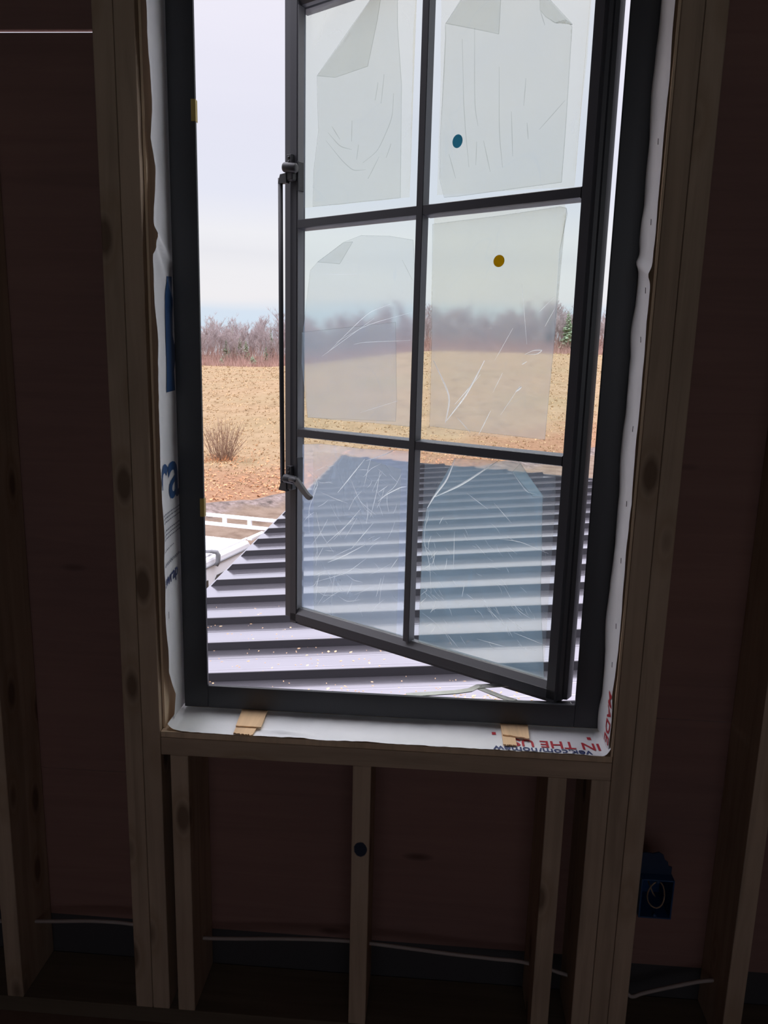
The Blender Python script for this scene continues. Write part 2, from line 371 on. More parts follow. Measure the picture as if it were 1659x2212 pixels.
m = MB(); m.box((0.0003, 0.016, 0.0005), (0.0052, 0.150, WH), bev=0.0006)
tag(base_origin(m.build('jamb_plywood', EDGE)), 'thin plywood strip with pale edge lining the left jamb', 'plywood', 'jamb plywood strips')
m = MB(); m.box((XR - 0.0052, 0.0005, 0.0005), (XR - .0003, 0.150, WH), bev=0.0008)
tag(base_origin(m.build('jamb_plywood', EDGE)), 'thin plywood strip with pale rough edge lining the right jamb', 'plywood', 'jamb plywood strips')
m = MB(); m.box((0.0005, 0.0, WH + .0005), (XR - .0005, 0.139, CEILZ - S - .0005), bev=0.002)
tag(base_origin(m.build('header_beam', WOODH)), 'thick lumber header over the window opening', 'beam')
# ------------------------------------------------------------------ house wrap
def interp(tab, z):
    if z <= tab[0][0]: return tab[0][1]
    for (a, va), (c, vc) in zip(tab, tab[1:]):
        if z <= c: return va + (vc - va) * (z - a) / (c - a)
    return tab[-1][1]
LE = sorted([(1.7, .004), (1.309, .003), (1.173, .022), (1.126, .014), (1.104, .023), (1.083, .028), (1.009, .014), (.945, .006), (.929, .000), (.896, .004), (.826, .004),
             (.781, .004), (.684, .004), (.634, .006), (.583, .007), (.43, .004), (.36, .003), (.303, .004), (.247, .004), (.186, .009), (.125, .012), (.085, .033), (.06, .049), (0.0, .03)])
def xl(y, z):
    e = max(0.0, min(1.0, (0.1 - y) / 0.1))
    wv = noise.noise(Vector((3.1, y * 14, z * 6.0))) * 0.0042 + noise.noise(Vector((9.0, y * 30, z * 17))) * 0.0014
    fold = 0.009 * math.exp(-((z - 0.945 + (y - .05) * .45) / 0.012) ** 2) + 0.006 * math.exp(-((z - 0.90 + (y - .05) * 0.9) / 0.016) ** 2)
    lip = 0.006 * max(0, 1 - (y - interp(LE, z)) / 0.018) * (0.4 + 0.6 * noise.noise(Vector((0, 2, z * 11))))
    x = 0.0158 + (wv + fold) * (0.25 + 0.75 * e) + max(lip, -0.002)
    return max(0.0125, x)
def wrapL(u, v):
    z = 0.012 + v * 1.60; e = interp(LE, z) + 0.0022 * noise.noise(Vector((1, 1, z * 60)))
    y = e + (0.113 - e) * u
    x = xl(y, z)
    if y > 0.088: x = min(x, 0.0190 - 0.0 * y)
    return (x, y, z)
m = MB(); m.grid(wrapL, 26, 260); WL = m.build('house_wrap', WRAP)
tag(WL, 'white house wrap with blue lettering on the left jamb, edge ragged', 'house wrap', 'window opening wrap')
RE = [(0.0, .004), (.1, .002), (.13, .008), (.17, .004), (.3, .002), (.9, .002), (1.05, .004), (1.3, .003), (1.7, .003)]
def xr(y, z):
    wv = noise.noise(Vector((5.3, y * 15, z * 6.5))) * 0.0030 + noise.noise(Vector((2.0, y * 34, z * 20))) * 0.001
    fold = 0.0055 * math.exp(-((z - 0.925 - (y - .05) * .35) / 0.010) ** 2)
    scal = 0.004 * max(0, math.sin(z * 26 + 1.5 * math.sin(z * 7))) * max(0, (y - 0.05) / 0.05)
    return min(0.9008, 0.8992 - (y - 0.0) * 0.02 - abs(wv) * 1.2 - (fold + scal))
def wrapR(u, v):
    z = 0.012 + v * 1.60; e = interp(RE, z) + 0.0015 * abs(noise.noise(Vector((4, 1, z * 50))))
    y = e + (0.093 - e) * u
    return (xr(y, z), y, z)
m = MB(); m.grid(wrapR, 22, 260); WR = m.build('house_wrap', WRAP)
tag(WR, 'white house wrap on the right jamb reading MADE at its foot', 'house wrap', 'window opening wrap')
def zs(x, y):
    wv = noise.noise(Vector((x * 9, y * 16, 1.7))) * 0.0022 + noise.noise(Vector((x * 26, y * 30, 4.0))) * 0.0009
    fold = 0.006 * math.exp(-((y - 0.018 + (x - 0.26) * 0.12) / 0.006) ** 2) * max(0, 1 - abs(x - 0.25) / 0.075)
    cl_ = 0.030 * max(0, 1 - x / 0.030) ** 2 + 0.018 * max(0, 1 - (0.9015 - x) / 0.018) ** 2
    return 0.0026 + abs(wv) + fold + cl_
def wrapS(u, v):
    x = 0.0125 + u * (0.9005 - 0.0125)
    e = -0.0005 + 0.004 * noise.noise(Vector((x * 13, 0, 3))) + 0.002 * noise.noise(Vector((x * 70, 0, 3)))
    if x < 0.05: e += 0.012 * (0.05 - x) / 0.05
    y = e + (0.113 - e) * v
    z = zs(x, y)
    if y > 0.085: z = min(z, 0.010)
    return (x, y, z)
m = MB(); m.grid(wrapS, 240, 26); WS = m.build('house_wrap', WRAP)
tag(WS, 'white house wrap over the sill reading IN THE US upside down', 'house wrap', 'window opening wrap')
def lettering(text, size, fn, mat, parent, clip=None, name='printed_lettering'):
    cu = bpy.data.curves.new('t', 'FONT'); cu.body = text; cu.size = size; cu.offset = size * .014; cu.resolution_u = 3
    o = bpy.data.objects.new('t', cu); C.objects.link(o)
    me = bpy.data.meshes.new_from_object(o.evaluated_get(bpy.context.evaluated_depsgraph_get()))
    bpy.data.objects.remove(o); bpy.data.curves.remove(cu)
    bm = bmesh.new(); bm.from_mesh(me)
    bmesh.ops.triangulate(bm, faces=bm.faces)
    bmesh.ops.subdivide_edges(bm, edges=[e for e in bm.edges if e.calc_length() > size * 0.12], cuts=2, use_grid_fill=True)
    if clip:
        dele = [q for q in bm.faces if not clip(*q.calc_center_median()[:2])]
        bmesh.ops.delete(bm, geom=dele, context='FACES')
    for v in bm.verts: v.co = Vector(fn(v.co.x, v.co.y))
    bm.to_mesh(me); bm.free(); me.materials.clear(); me.materials.append(mat); me.name = name
    ob = bpy.data.objects.new(name, me); C.objects.link(ob); ob.parent = parent
    return ob
def bold(o, d):  # thicken print strokes slightly
    return o
LJ = lambda y0, z0, k=0.0: (lambda u, v: (xl(y0 + u, z0 + v + k * u) + 0.0012, y0 + u, z0 + v + k * u))
SLJ = lambda x0, y0: (lambda u, v: (x0 - u, y0 - v, zs(x0 - u, y0 - v) + 0.0012))
RJ = lambda z0, y0: (lambda u, v: (xr(y0 - v, z0 - u) - 0.0012, y0 - v, z0 - u))
# tall letter stem with the start of its bowl
poly = [(.062, .897), (.100, .900), (.098, .83), (.097, .79), (.104, .772), (.112, .785), (.112, .755), (.104, .735), (.098, .72), (.100, .683), (.050, .681), (.053, .76), (.056, .83)]
bm = bmesh.new(); vs = [bm.verts.new((p[0], p[1], 0)) for p in poly]; bm.faces.new(vs)
bmesh.ops.triangulate(bm, faces=bm.faces)
for _ in range(3): bmesh.ops.subdivide_edges(bm, edges=[e for e in bm.edges if e.calc_length() > .012], cuts=1, use_grid_fill=True)
for v in bm.verts: v.co = Vector((xl(v.co.x, v.co.y) + 0.0012, v.co.x, v.co.y))
mm = MB(); mm.frombm(bm); tag(mm.build('printed_lettering', BLUEINK, WL), 'tall blue letter stem')
lettering('ra', 0.150, LJ(-0.012, 0.474), BLUEINK, WL, clip=lambda u, v: u - 0.012 > 0.010 and u - .012 < .112)
o = lettering('ewrap', 0.036, LJ(-0.004, 0.300, 0.12), NAVYINK, WL, clip=lambda u, v: u - .004 > 0.006)
mm = MB()
for z in (.444, .437, .429, .412, .404, .396):
    y = 0.006
    while y < 0.105:
        l = random.uniform(.003, .010); mm.grid(lambda a, b_: (xl(y + a * l, z + b_ * .0026 + .05 * (y + a * l)) + .0012, y + a * l, z + b_ * .0026 + .05 * (y + a * l)), 2, 1); y += l + 0.002
for z, y1 in ((.372, .065), (.345, .1), (.342, .1)):
    y = 0.008
    while y < y1:
        l = random.uniform(.003, .008); mm.grid(lambda a, b_: (xl(y + a * l, z + b_ * .0025 + .08 * (y + a * l)) + .0012, y + a * l, z + b_ * .0025 + .08 * (y + a * l)), 2, 1); y += l + 0.003
tag(mm.build('printed_lettering', GREYINK, WL), 'rows of tiny grey print', kind='stuff')
lettering('I', 0.02, LJ(.02, .235), GREYINK, WL)
lettering('IN THE US', 0.0385, SLJ(0.8895, 0.0445), REDINK, WS)
lettering('tyvek.com/homew', 0.029, SLJ(0.890, 0.0135), NAVYINK, WS, clip=lambda u, v: 0.0135 - v > 0.0005 and u > 0.022)
for cx_ in (.872, .679):
    mm = MB(); mm.grid(lambda a, b_: (cx_ - .004 + a * .008, .060 + b_ * .011, zs(cx_ - .004 + a * .008, .060 + b_ * .011) + .0012), 3, 3)
    mm.build('printed_mark', REDINK, WS)
lettering('MADE', 0.040, RJ(0.128, 0.034), REDINK, WR)
# staples in the wrap
for k, (y, z) in enumerate([(.028, 1.13), (.03, 1.0), (.03, .885), (.032, .80), (.028, .64), (.03, .50), (.03, .39), (.028, .26), (.03, .18)]):
    mm = MB(); mm.tube([(xr(y, z - .005) - .0012, y, z - .005), (xr(y, z + .005) - .0012, y + .002, z + .005)], .0006, 5); mm.build('staple', HARD, WR)
# ------------------------------------------------------------------ shims
def shim(poly, z0, z1, label, torn=0.0, seed=0):
    # poly: outline (x, y), thick at the far end
    rnd = random.Random(seed); m = MB(); fr = poly[0]; out = []
    (xa, ya), (xb, yb), (xc, yc), (xd, yd) = poly   # front-left, front-right, back-right, back-left
    n = 22
    for i in range(n + 1):
        t = i / n; j = rnd.uniform(-1, 1) * torn
        out.append((xa + (xb - xa) * t, ya + (yb - ya) * t + j))
    out += [(xc, yc), (xd, yd)]
    k = len(out); vs = [(x, y, z0) for x, y in out] + [(x, y, z1) for x, y in out]
    m.add(vs, [[i, (i + 1) % k, k + (i + 1) % k, k + i] for i in range(k)] + [list(range(k))[::-1], list(range(k, 2 * k))])
    return tag(base_origin(m.build('shim', SHIM)), label, 'shim', 'wooden shims under the window')
shim([(.1525, -.003), (.1920, -.007), (.198, .125), (.145, .125)], .0052, .0082, 'lower thin wooden shim with frayed end, left pair on the sill', .0022, 1)
shim([(.1505, .0225), (.2030, .0225), (.1985, .125), (.1430, .125)], .0086, .0112, 'upper wooden shim with clean cut end, left pair on the sill', .0003, 2)
shim([(.694, .014), (.7205, .013), (.7215, .125), (.695, .125)], .0054, .0080, 'lower narrow splintered shim, right pair on the sill', .0025, 3)
shim([(.6955, .050), (.7480, .038), (.7530, .125), (.6935, .125)], .0084, .0112, 'upper wooden shim with broken end, right pair on the sill', .0012, 4)

# ------------------------------------------------------------------ fixed window frame
win = empty('window_1', (0.455, 0.0946, 0.012)); struct(win, 'black steel window frame set in the opening', 'window frame')
def wp(name, boxes, mat, label=None, bev=0.0015):
    m = MB()
    for a, c in boxes: m.box(tuple(a[i] - win.location[i] for i in range(3)), tuple(c[i] - win.location[i] for i in range(3)), bev=bev)
    o = m.build(name, mat, win); return tag(o, label) if label else o
FY0, FY1 = 0.0946, 0.142; FT = 1.622
wp('jamb', [((.0203, FY0, .012), (.0715, FY0 + .009, FT)), ((.0203, FY0 + .0085, .012), (.0579, FY1, FT)), ((.030, FY1 - .002, .012), (.0500, FY1 + .012, FT))], FRAME)
wp('jamb', [((.8458, FY0, .012), (.8978, FY0 + .009, FT)), ((.8550, FY0 + .0085, .012), (.8978, FY1, FT)), ((.8640, FY1 - .002, .012), (.885, FY1 + .012, FT))], FRAME)
wp('bottom_rail', [((.0716, FY0, .012), (.8457, FY0 + .009, .0615)), ((.0580, FY0 + .0085, .012), (.8549, FY1, .0425)), ((.0580, FY1 - .002, .012), (.8549, FY1 + .012, .0345))], FRAME)
wp('head_rail', [((.0716, FY0, FT - .055), (.8457, FY0 + .009, FT)), ((.0580, FY0 + .0085, FT - .035), (.8549, FY1, FT))], FRAME)
wp('lit_edge_strip', [((.0582, FY1 - .0065, .0427), (.8547, FY1 - .0035, .0445))], BEAD, 'thin grey strip standing in for light on the bottom rail edge', 0.0005)  # pale strip added to draw the light caught by the frame edge
for z in (.449, 1.195):
    m = MB(); lx, ly, lz = win.location
    m.box((.0640 - lx, FY0 - .0012 - ly, z - .019 - lz), (.0722 - lx, FY0 - .0001 - ly, z + .019 - lz), bev=.0004)
    m.box((.0716 - lx, FY0 - .0012 - ly, z - .019 - lz), (.0728 - lx, FY0 + .011 - ly, z + .019 - lz), bev=.0004)
    tag(m.build('strike_plate', BRASS, win), 'small brass strike plate')
# ------------------------------------------------------------------ open casement sash
TH = 0.5824
sash = empty('casement_sash', (0.492, 0.31, 1.065), -TH)
tag(sash, 'open black six-pane casement sash swung outwards on its right side', 'window sash')
TOPT = 0.4745; BOT = -0.966; GL, GR = -0.366, 0.352
def prof_left():   # (s, n) outline
    return [(GL, .0270), (GL, .004), (-.3690, .0), (-.3890, .0), (-.3890, .028), (-.436, .030), (-.436, .037), (-.388, .039), (-.378, .034)]
def prof_right():
    return [(GR, .022), (GR, .008), (.354, .0), (.3725, .0), (.3735, .004), (.3735, .017), (.3800, .020), (.3800, .029), (.3870, .033), (.3870, .056), (GR, .056), (GR, .030), (.356, .026)]
m = MB(); m.prism(prof_left(), 2, BOT - .04, TOPT + .045); m.build('stile', SASHM, sash)
m = MB(); m.prism(prof_right(), 2, BOT - .04, TOPT + .045); m.build('stile', SASHM, sash)
# rails: outline in (n, t)
rb = [(.022, BOT), (.010, BOT - .001), (.004, BOT - .012), (.0, BOT - .014), (.0, BOT - .034), (.012, BOT - .036), (.014, BOT - .041), (.028, BOT - .044), (.028, BOT - .054), (.036, BOT - .054), (.042, BOT - .042), (.058, BOT - .042), (.058, BOT - .022), (.036, BOT - .010), (.0275, BOT)]
m = MB(); m.prism(rb, 0, -.3894, .3728); m.build('rail', SASHM, sash)
rt = [(.022, TOPT), (.010, TOPT + .001), (.004, TOPT + .012), (.0, TOPT + .014), (.0, TOPT + .045), (.058, TOPT + .045), (.058, TOPT), (.030, TOPT), (.026, TOPT + .004)]
m = MB(); m.prism(rt, 0, -.3894, .3728); m.build('rail', SASHM, sash)
# glazing beads on the left and bottom (paler)
m = MB(); m.box((GL - .0005, .0012, BOT), (GL + .0012, .0205, TOPT), bev=.0004); tag(m.build('glazing_bead', BEAD, sash), 'pale grey glazing bead beside the left panes')
m = MB(); m.prism([(.0005, BOT - .014), (.0105, BOT + .0005), (.0205, BOT + .0012), (.0205, BOT - .004), (.006, BOT - .016)], 0, GL, GR); tag(m.build('glazing_bead', BEAD, sash), 'grey glazing bead along the bottom')
VX0, VX1 = -0.0175, -0.0025   # vertical muntin
m = MB(); m.prism([(VX0, -.001), (VX1, -.001), (VX1 + .001, .0005), (VX1 + .001, .0225), (VX1 - .001, .0240), (VX0 + .001, .0270), (VX0 - .001, .0225), (VX0 - .001, .0005)], 2, BOT, TOPT); m.build('muntin', SASHM, sash)
rows = [0.0, -0.4998]
for t in rows:
    for a, c in ((GL, VX0), (VX1 + .0015, GR)):
        m = MB(); m.prism([(0.0, t - .0090), (0.0, t + .0090), (.003, t + .0105), (.021, t + .0125), (.029, t + .0125), (.029, t - .0125), (.021, t - .0125), (.003, t - .0105)], 0, a, c); m.build('muntin', SASHM, sash)
panes = {}
for ci, (a, c) in enumerate(((GL - .003, VX0 + .001), (VX1 - .001, GR + .003))):
    for ri, (t0, t1) in enumerate(((.0115, TOPT + .003), (-.4885, -.0115), (BOT - .003, -.5115))):
        m = MB(); m.box((a, .0225, t0), (c, .0265, t1)); panes[(ci, ri)] = m.build('glass_pane', GLASS, sash)
def film(parent, layers, creases=(), label=None, name='protective_film', curl=()):
    # layers: list of (outline, n offset, material index)
    m = MB()
    for outl, n0, mi in layers:
        bm = bmesh.new(); vs = [bm.verts.new((max(GL + .001, min(GR - .001, (-.362 if p[0] < -.342 else p[0]) - (n0 - .012))), 0, -.9645 if p[1] < -.935 else p[1])) for p in outl]; bm.faces.new(vs)
        bmesh.ops.triangulate(bm, faces=bm.faces)
        for _ in range(5): bmesh.ops.subdivide_edges(bm, edges=[e for e in bm.edges if e.calc_length() > .016], cuts=1, use_grid_fill=True)
        bmesh.ops.triangulate(bm, faces=bm.faces)
        for v in bm.verts:
            v.co.y = n0 - 0.0008 * abs(noise.noise(Vector((v.co.x * 25, n0 * 100, v.co.z * 25))))
            e = 0.0035 * noise.noise(Vector((v.co.x * 12, 7, v.co.z * 12)))
            if v.is_boundary and GL + .006 < v.co.x < GR - .006: v.co.x += e * .35; v.co.z += e * .35
        m.frombm(bm, mi, smooth=True)
    for k, cr in enumerate(creases):
        pts, wd = cr[0], cr[1]; cmi = cr[2] if len(cr) > 2 else 2
        pts = [Vector((p[0], 0, p[1])) for p in pts]
        # smooth polyline, tapered flat ridge
        fine = []
        for a, c in zip(pts, pts[1:]):
            for i in range(6): fine.append(a.lerp(c, i / 6))
        fine.append(pts[-1])
        for _ in range(3): fine = [fine[0]] + [(fine[i - 1] + fine[i] * 2 + fine[i + 1]) / 4 for i in range(1, len(fine) - 1)] + [fine[-1]]
        n = len(fine); vs = []
        for i, p in enumerate(fine):
            d = (fine[min(i + 1, n - 1)] - fine[max(i - 1, 0)]).normalized(); q = Vector((-d.z, 0, d.x))
            wv = wd * (0.25 + 0.75 * math.sin(PI * (i + .3) / (n - .4)))
            o0 = Vector((0, .0118, 0))
            vs += [p + q * wv + o0, p + Vector((0, .0118 - wd * .9, 0)), p - q * wv + o0]
        fs = []
        for i in range(n - 1): fs += [[i * 3, i * 3 + 1, i * 3 + 4, i * 3 + 3], [i * 3 + 1, i * 3 + 2, i * 3 + 5, i * 3 + 4]]
        m.add(vs, fs, cmi, False)
    # rim of each sheet reads as a slightly darker line
    for outl, n0, mi in layers:
        if mi == 1: continue
        P = [Vector((max(GL + .002, min(GR - .002, (-.362 if p[0] < -.342 else p[0]) - (n0 - .012))), 0, -.9645 if p[1] < -.935 else p[1])) for p in outl]
        for a, c in zip(P, P[1:] + P[:1]):
            d = (c - a); q = Vector((-d.z, 0, d.x)).normalized() * .0007; o0 = Vector((0, n0 - .0014, 0))
            if d.length < .004 or abs(a.x - c.x) < .002 and (a.x < GL + .02 or -.03 < a.x < .035 and abs(d.z) > .2): continue
            m.add([a + q + o0, c + q + o0, c - q + o0, a - q + o0], [(0, 1, 2, 3)], 4)
    o = m.build(name, [FILM, FILMB, CREASE, FILMW, DARKC, FILMS], parent)
    return tag(o, label) if label else o
W1, W2, W3 = .0006, .0011, .0022
tl_back = [(-.345, .458), (-.2585, .4645), (-.0392, .4641), (-.0461, .3672), (-.0429, .0332), (-.345, .0389)]
tl_front = [(-.3152, .3195), (-.3093, .2025), (-.3236, .1171), (-.3251, .0383), (-.068, .0336), (-.0729, .2575), (-.0877, .376), (-.0907, .464), (-.137, .464), (-.1619, .4423), (-.2366, .3775)]
tl_fold = [(-.3152, .3195), (-.1619, .4423), (-.137, .464), (-.130, .464), (-.143, .3975), (-.1667, .3118), (-.26, .306)]
TLc = [[(-.2693, .2053), (-.2447, .1742)], [(-.2814, .1942), (-.2444, .1593), (-.2086, .1483)], [(-.2873, .1779), (-.2379, .1287), (-.2047, .1034), (-.1669, .1012)], [(-.2099, .2091), (-.2104, .1654)],
       [(-.1899, .1563), (-.1949, .1255)], [(-.095, .2455), (-.0974, .1963), (-.1339, .1365), (-.1759, .1169)], [(-.0984, .1461), (-.1112, .1193)], [(-.1308, .1238), (-.1607, .0816)], [(-.138, .2747), (-.1453, .2399)], [(-.122, .2877), (-.1285, .2311)]]
film(panes[(0, 0)], [(tl_back, .0200, 1), (tl_front, .0160, 0), (tl_fold, .0125, 0)], [(c, .0010, 4) for c in TLc], 'milky film sheet with its corner folded over')
TRc = [[(.0728, .3168), (.0814, .2029), (.09, .1391), (.1014, .0744)], [(.1002, .3311), (.1082, .1882), (.118, .1497)], [(.1598, .2499), (.1673, .1282), (.1787, .0653)], [(.192, .1649), (.1997, .0832)], [(.303, .1667), (.254, .1239)], [(.2271, .1397), (.2316, .1093)], [(.1325, .1207), (.1513, .0602)], [(.1171, .1208), (.1169, .0768)], [(.2194, .2194), (.2179, .1707)], [(.0515, .1061), (.0703, .0566)], [(.2417, .3293), (.2527, .3027)]]
tr_back = [(.0198, .464), (.3455, .464), (.3450, .2335), (.3385, .1042), (.3379, .0155), (.0275, .0305), (.0274, .2117)]
tr_front = [(.0328, .3534), (.0349, .3265), (.0336, .2525), (.0305, .1453), (.0331, .0607), (.046, .0232), (.0788, .0222), (.3093, .0248), (.3104, .1273), (.3098, .2905), (.2597, .3448), (.150, .440), (.114, .440), (.0664, .3891)]
tr_fl = [(.0328, .3534), (.069, .3885), (.114, .440), (.1574, .420), (.1562, .3085), (.0951, .3311)]
tr_fr = [(.2392, .3595), (.2597, .3448), (.3085, .2926), (.2947, .3029), (.2739, .3028), (.2539, .3173), (.2416, .3312)]
film(panes[(1, 0)], [(tr_back, .0200, 1), (tr_front, .0160, 0), (tr_fl, .0125, 0), (tr_fr, .0125, 0)], [(c, .0009, 4) for c in TRc], 'milky film sheet with both upper corners folded')
ml_front = [(-.332, -.1058), (-.3094, -.0884), (-.2285, -.048), (-.175, -.0363), (-.0949, -.0432), (-.0292, -.056), (-.0201, -.1493), (-.0210, -.2778), (-.0210, -.4602), (-.3393, -.4605), (-.3435, -.252)]
ml_fold = [(-.3094, -.0884), (-.2285, -.0502), (-.2013, -.0498), (-.2399, -.0964)]
ml_low = [(-.3440, -.252), (-.0718, -.2298), (-.063, -.4034), (-.0642, -.4514), (-.3393, -.4605), (-.3438, -.3298)]
MLc = [[(-.0607, -.0757), (-.1738, -.0865), (-.2151, -.1111)], [(-.2391, -.1417), (-.3276, -.2377)], [(-.0925, -.1166), (-.166, -.162)], [(-.06, -.0969), (-.0312, -.1404)], [(-.0316, -.2691), (-.1691, -.2746), (-.1933, -.2795)],
       [(-.09, -.1903), (-.153, -.2069), (-.2746, -.2992)], [(-.135, -.2205), (-.2939, -.3091)], [(-.0286, -.2086), (-.1523, -.2338), (-.2493, -.2753)], [(-.2834, -.1172), (-.1729, -.1218)], [(-.1713, -.4375), (-.0601, -.4033)]]
film(panes[(0, 1)], [(ml_front, .0200, 0), (ml_low, .0160, 0), (ml_fold, .0125, 0)], [(c, W1, 4 if i in (0, 8) else 2) for i, c in enumerate(MLc[3:])], 'milky film sheet slumped with a second sheet below')
mr_front = [(.0191, -.0277), (.1756, -.0247), (.310, -.0190), (.3225, -.0225), (.3251, -.0336), (.3149, -.0981), (.3155, -.2744), (.3098, -.4616), (.1037, -.4571), (.030, -.455), (.0277, -.2772)]
mr_back = [(.0230, -.0145), (.3213, -.0148), (.3245, -.0371), (.3154, -.1055), (.3155, -.1609), (.3118, -.4594), (.0222, -.4753)]
MRc = [[(.0319, -.3115), (.0797, -.3872), (.0695, -.4443)], [(.1599, -.3086), (.1199, -.381), (.0719, -.4398)], [(.1519, -.3377), (.0908, -.4039)], [(.2517, -.2947), (.271, -.2857), (.2906, -.2855), (.2782, -.2942), (.2517, -.2947)], [(.3104, -.2058), (.2917, -.2399)],
       [(.2358, -.1582), (.2548, -.275)], [(.2213, -.2436), (.1837, -.3081)], [(.2039, -.332), (.1829, -.3738)], [(.2467, -.3547), (.2045, -.4182)], [(.3088, -.1832), (.2768, -.2129)], [(.1803, -.4114), (.1542, -.4639)], [(.0972, -.4294), (.1342, -.4612)], [(.2492, -.3586), (.2363, -.3693)], [(.2571, -.3085), (.2463, -.3147)]]
film(panes[(1, 1)], [(mr_back, .0200, 1), (mr_front, .0160, 0)], [(c, W3 if i in (0, 1, 12) else W2 if i < 4 or i > 9 else W1) for i, c in enumerate(MRc)], 'milky creased film sheet with rounded corner')
bl = [(-.344, -.5303), (-.2941, -.5235), (-.1561, -.5232), (-.024, -.5163), (-.0240, -.6278), (-.0240, -.9283), (-.0240, -.9500), (-.3436, -.9500), (-.3440, -.6701)]
bl2 = [(-.320, -.545), (-.20, -.540), (-.045, -.560), (-.045, -.94), (-.315, -.945)]
BLc = [[(-.154, -.5465), (-.2374, -.638)], [(-.1494, -.5496), (-.0912, -.5288), (-.0659, -.5161)], [(-.0279, -.5978), (-.046, -.6012), (-.0882, -.6239), (-.111, -.6434)], [(-.1073, -.5699), (-.1174, -.6276), (-.1338, -.685)], [(-.1646, -.67), (-.2483, -.7598)], [(-.1826, -.6946), (-.2745, -.7744)],
       [(-.1244, -.6981), (-.1934, -.7757)], [(-.1501, -.7571), (-.2185, -.7978), (-.2672, -.822)], [(-.1432, -.7893), (-.2048, -.8385), (-.3105, -.8827)], [(-.1971, -.5989), (-.1681, -.651), (-.116, -.6776)], [(-.2994, -.6433), (-.2403, -.6557), (-.2052, -.6609)], [(-.3368, -.5948), (-.2996, -.6182), (-.3361, -.6939), (-.3321, -.7606)],
       [(-.3089, -.6978), (-.2949, -.7495), (-.2478, -.7928)], [(-.2844, -.7863), (-.3076, -.8242)], [(-.0965, -.8299), (-.1102, -.8799)], [(-.2329, -.9035), (-.2034, -.9127), (-.1591, -.898)], [(-.0485, -.7722), (-.0679, -.7999)], [(-.0831, -.6022), (-.1117, -.6222)]]
crnd = random.Random(21)
def wisps(n, x0, x1, t0, t1, ang, la, lb, wd, bend=.25):
    out = []
    for _ in range(n):
        x = crnd.uniform(x0, x1); t = crnd.uniform(t0, t1); a = ang + crnd.gauss(0, bend); l = crnd.uniform(la, lb)
        p = Vector((x, t)); d = Vector((math.cos(a), math.sin(a))); q = Vector((-d.y, d.x)) * crnd.gauss(0, .12) * l
        out.append(([tuple(p - d * l), tuple(p + q), tuple(p + d * l)], wd * crnd.uniform(.6, 1.3)))
    return out
film(panes[(0, 2)], [(bl, .0200, 3), (bl2, .0160, 1)], [(c, W2 * 1.2 if i in (0, 1, 2, 7) else W1 * 1.2) for i, c in enumerate(BLc)] + wisps(34, -.33, -.06, -.92, -.56, R(48), .012, .05, .0005, .35) + wisps(30, -.34, -.05, -.93, -.56, R(-35), .008, .03, .0005, .7), 'badly wrinkled milky film sheet')
br = [(.0983, -.5206), (.2032, -.5150), (.2575, -.5150), (.2931, -.5547), (.3127, -.5778), (.3233, -.7851), (.3440, -.9540), (.2082, -.9462), (.0210, -.9550), (.0210, -.882), (.022, -.6871), (.0302, -.64)]
br2 = [(.0210, -.5180), (.3398, -.5170), (.3435, -.5738), (.3440, -.8334), (.3440, -.9560), (.0210, -.9560), (.0205, -.6176)]
br3 = [(.2396, -.535), (.2575, -.5150), (.3127, -.5778), (.29, -.580)]
BRc = [[(.0983, -.5206), (.0799, -.5691), (.0458, -.6124), (.0302, -.64)], [(.2032, -.5152), (.1186, -.5755), (.0491, -.6119)], [(.2396, -.535), (.2734, -.5725), (.2987, -.5744)], [(.1321, -.593), (.186, -.6211)], [(.2001, -.6057), (.2436, -.6422)], [(.2166, -.6813), (.2663, -.6785), (.332, -.6935)],
       [(.1599, -.7017), (.1858, -.7221)], [(.2348, -.7818), (.2704, -.8293), (.309, -.8424)], [(.1892, -.8334), (.2403, -.8697)], [(.2482, -.851), (.2877, -.8695)], [(.1049, -.6827), (.106, -.7677)], [(.0303, -.6428), (.0228, -.7165), (.0427, -.7709), (.0491, -.8374)], [(.1366, -.7961), (.1318, -.8287)], [(.1443, -.8203), (.167, -.8297)],
       [(.0937, -.9224), (.1283, -.9494)], [(.0271, -.8901), (.0832, -.913), (.1117, -.9477)], [(.2649, -.8806), (.3379, -.89)], [(.1751, -.917), (.2524, -.9175)]]
film(panes[(1, 2)], [(br2, .0200, 1), (br, .0160, 5), (br3, .0125, 5)], [(c, W3 if i < 2 else W1) for i, c in enumerate(BRc)] + wisps(70, .03, .31, -.93, -.64, R(-38), .005, .016, .00035, .25) + wisps(16, .025, .09, -.95, -.65, R(60), .006, .02, .0006, .5), 'milky film sheet cut to a peak, long creases')
def dot(parent, s, t, ra, rb_, mat, label):
    m = MB(); n = 28; vs = [(s - .003 + ra * math.cos(2 * PI * k / n), .0150 - d, t + rb_ * math.sin(2 * PI * k / n)) for d in (0, .0006) for k in range(n)]
    m.add(vs, [[k, (k + 1) % n, n + (k + 1) % n, n + k] for k in range(n)] + [list(range(n)), list(range(n, 2 * n))]); tag(m.build('dot_sticker', mat, parent), label)
dot(panes[(1, 0)], .0722, .1289, .0120, .0130, DOTB, 'round blue-green dot sticker')
dot(panes[(1, 1)], .1828, -.1111, .0125, .0118, DOTY, 'round mustard yellow dot sticker')
